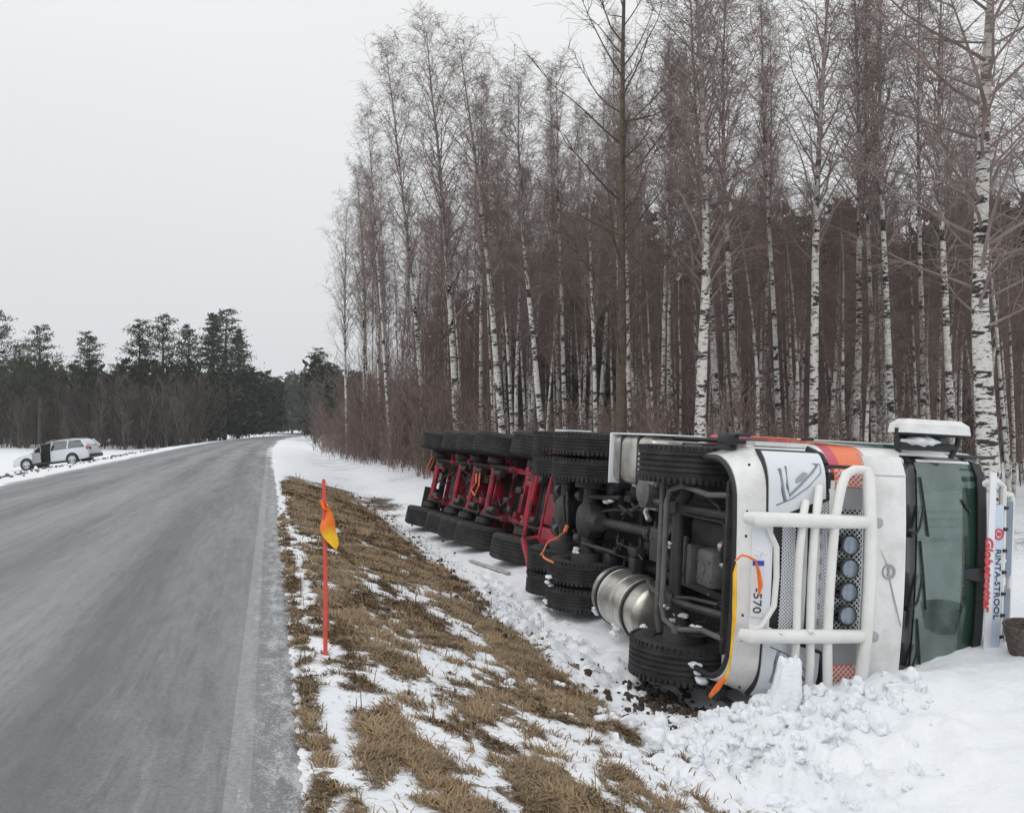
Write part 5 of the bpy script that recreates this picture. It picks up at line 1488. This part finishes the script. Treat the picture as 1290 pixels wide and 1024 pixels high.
# conifers
def conifer(seed, H, n_whorl, cb, width, per, leaf, kind='pine'):
    q = random.Random(seed); V = []; F = []; B = Segs()
    npq = np.random.RandomState(seed)
    B.add(np.array([0, 0, -.4]), np.array([0, 0, H * .5]), H * .014, H * .010); B.add(np.array([0, 0, H * .5]), np.array([q.gauss(0, .1), q.gauss(0, .1), H]), H * .010, .01)
    az = 0; NV = []
    for i in range(n_whorl):
        t = cb + (1 - cb) * (i + q.random()) / n_whorl; az += 2.4 + q.gauss(0, .3)
        k = (t - cb) / (1 - cb)
        L = width * ((math.sin(math.pi * (k * .80 + .14)) ** .8) if kind == 'pine' else (1 - k) ** .75) * q.uniform(.55, 1.15) + .15
        el = q.uniform(.0, .5) if kind == 'pine' else q.uniform(-.35, .1)
        e_ = np.array([math.cos(az) * L * math.cos(el), math.sin(az) * L * math.cos(el), L * math.sin(el)]); p = np.array([0, 0, H * t])
        B.add(p, p + e_, .02 * L + .01, .008)
        m = int(per * (L / width + .25))
        u = npq.uniform(.25, 1.08, (m, 1)); c = p + e_ * u + npq.normal(0, .13 * L + .10, (m, 3)) * [1, 1, .55]
        NV.append(c)
    c = np.concatenate(NV); m = len(c)
    a = npq.normal(0, 1, (m, 3)); a /= np.linalg.norm(a, axis=1, keepdims=True); b = np.cross(a, npq.normal(0, 1, (m, 3))); b /= np.linalg.norm(b, axis=1, keepdims=True)
    s = leaf * npq.uniform(.5, 1.2, (m, 1))
    V = np.stack([c - a * s, c + b * s * .4, c + a * s, c - b * s * .4], 1).reshape(-1, 3); F = np.arange(m * 4).reshape(-1, 4)
    return (V, F), seg_mesh(B.a, B.b, B.ra, B.rb, 6)
cp = []
for i, (sd, H, nw, cb, w_, per, lf, kd) in enumerate(((1, 17, 46, .42, 2.2, 110, .15, 'pine'), (2, 16, 40, .50, 1.8, 110, .15, 'pine'), (3, 18, 54, .30, 2.6, 120, .16, 'pine'), (4, 16, 84, .06, 2.7, 130, .17, 'spruce'), (5, 15, 36, .45, 2.4, 110, .16, 'pine'))):
    (V, F), (TV, TF) = conifer(sd, H, nw, cb, w_, per, lf, kd)
    t = np_mesh('trunk', TV, TF, M['pinebark'], smooth=True); c = np_mesh('crown', V, F, M['needle'])
    C.objects.unlink(t); C.objects.unlink(c); protos['con%d' % i] = [t, c]
pines = [
 (0, -8, 92, .84, 'dark pine at the left edge of the picture, taller than the two beside it'),
 (4, 24, 108, .80, 'short broad pine between the edge pine and the layered pine'),
 (0, 50, 100, .80, 'layered pine above the nose of the silver car'),
 (4, 72, 112, .70, 'low pine to the right of the layered pine above the car'),
 (1, 110, 106, .84, 'lone narrow pine with a clear gap of sky on both sides'),
 (1, 176, 108, .95, 'narrow pine on the left of the group of three'),
 (0, 205, 108, .93, 'tallest pine of the group of three with the forked outline'),
 (1, 236, 125, 1.02, 'thin pine on the right of the group of three'),
 (3, 268, 185, 1.62, 'large dense evergreen left half of the dark twin crown'),
 (2, 283, 190, 1.50, 'pine squeezed between the two halves of the dark twin crown'),
 (3, 300, 205, 1.55, 'dense evergreen right half of the dark twin crown'),
 (4, 148, 125, .74, 'low rounded pine top between the lone pine and the group of three'),
 (4, 330, 330, 1.5, 'small pine right of the dark twin crown'),
 (1, 368, 380, 1.6, 'slim distant pine left of the road bend'),
 (0, 385, 400, 1.65, 'distant pine above the point where the road bends'),
 (1, 402, 160, .98, 'distant pine half hidden by the outermost birch'),
]
for k, px, Y, sc, lab in pines:
    plant('con%d' % k, at(px, Y), Y, 'pine_tree' if k != 3 else 'evergreen_tree', lab, 'pine' if k != 3 else 'evergreen tree', 'conifers beyond the snowy field', sc * (1.45 if k in (2, 3) else 1.15), zs=sc)
# far forest: one mass
fsap = [sapling(300 + i, 10, 12, .06, .035) for i in range(4)]
fcon = [conifer(400 + i, 11, 26, .10 if i % 2 else .35, 2.0, 16, .55, 'spruce' if i % 2 else 'pine') for i in range(4)]
q = np.random.RandomState(9)
def far_spots(n, Y0, Y1, px0, px1, s0, s1, nk=4):
    out = []
    while len(out) < n:
        Y = q.uniform(Y0, Y1); X = at(q.uniform(px0, px1), Y); d = float(road_ds(np.array([X]), np.array([Y]))[0][0])
        if -9.5 < d < 4: continue
        out.append((X, Y, q.uniform(s0, s1), q.uniform(0, 6.28), q.randint(nk)))
    return out
scatter('far_brush', fsap, far_spots(620, 104, 150, -40, 400, .45, 1.0), M['stem_far'], 'brown leafless wood beyond the snowy field', 'wood')
scatter('far_forest', [c[0] for c in fcon], far_spots(330, 128, 185, -60, 420, .75, 1.15) + far_spots(110, 190, 230, 300, 460, .9, 1.4) + far_spots(170, 330, 420, 330, 480, 1.4, 2.1), M['needle_dark'], 'dark conifer forest closing the view beyond the field', 'forest')
# conifer wood deep behind the birches
bs = []
while len(bs) < 300:
    Y = q.uniform(52, 100); X = at(q.uniform(400, 1380), Y); d = float(road_ds(np.array([X]), np.array([Y]))[0][0])
    if d > np.interp(Y, [50, 100], [20, 14]): bs.append((X, Y, q.uniform(.9, 1.5), q.uniform(0, 6.28), q.randint(4)))
scatter('forest_backdrop_wood', [c[0] for c in fcon], bs, M['needle_dark'], 'dark evergreen wood deep behind the birches', 'forest')
scatter('brown_backdrop_wood', fsap, spots(420, 42, 85, 395, 1360, 8, 60, 5, .7, 1.25, 4), M['stem_far'], 'brown leafless wood deep behind the birches', 'wood')

# damp winter air
hz_ = G(); hz_.box((0, 240, 19), (1100, 620, 44), 0)
hm = bpy.data.materials.new('winter_haze'); hm.use_nodes = True
ht = hm.node_tree; ht.nodes.remove(ht.nodes['Principled BSDF'])
pv = ht.nodes.new('ShaderNodeVolumePrincipled'); pv.inputs['Color'].default_value = (.93, .95, .98, 1); pv.inputs['Density'].default_value = .00025
ht.links.new(pv.outputs[0], [n for n in ht.nodes if n.type == 'OUTPUT_MATERIAL'][0].inputs['Volume'])
tag(hz_.build('haze', hm, smooth=False), 'thin grey winter haze', 'haze', kind='stuff')
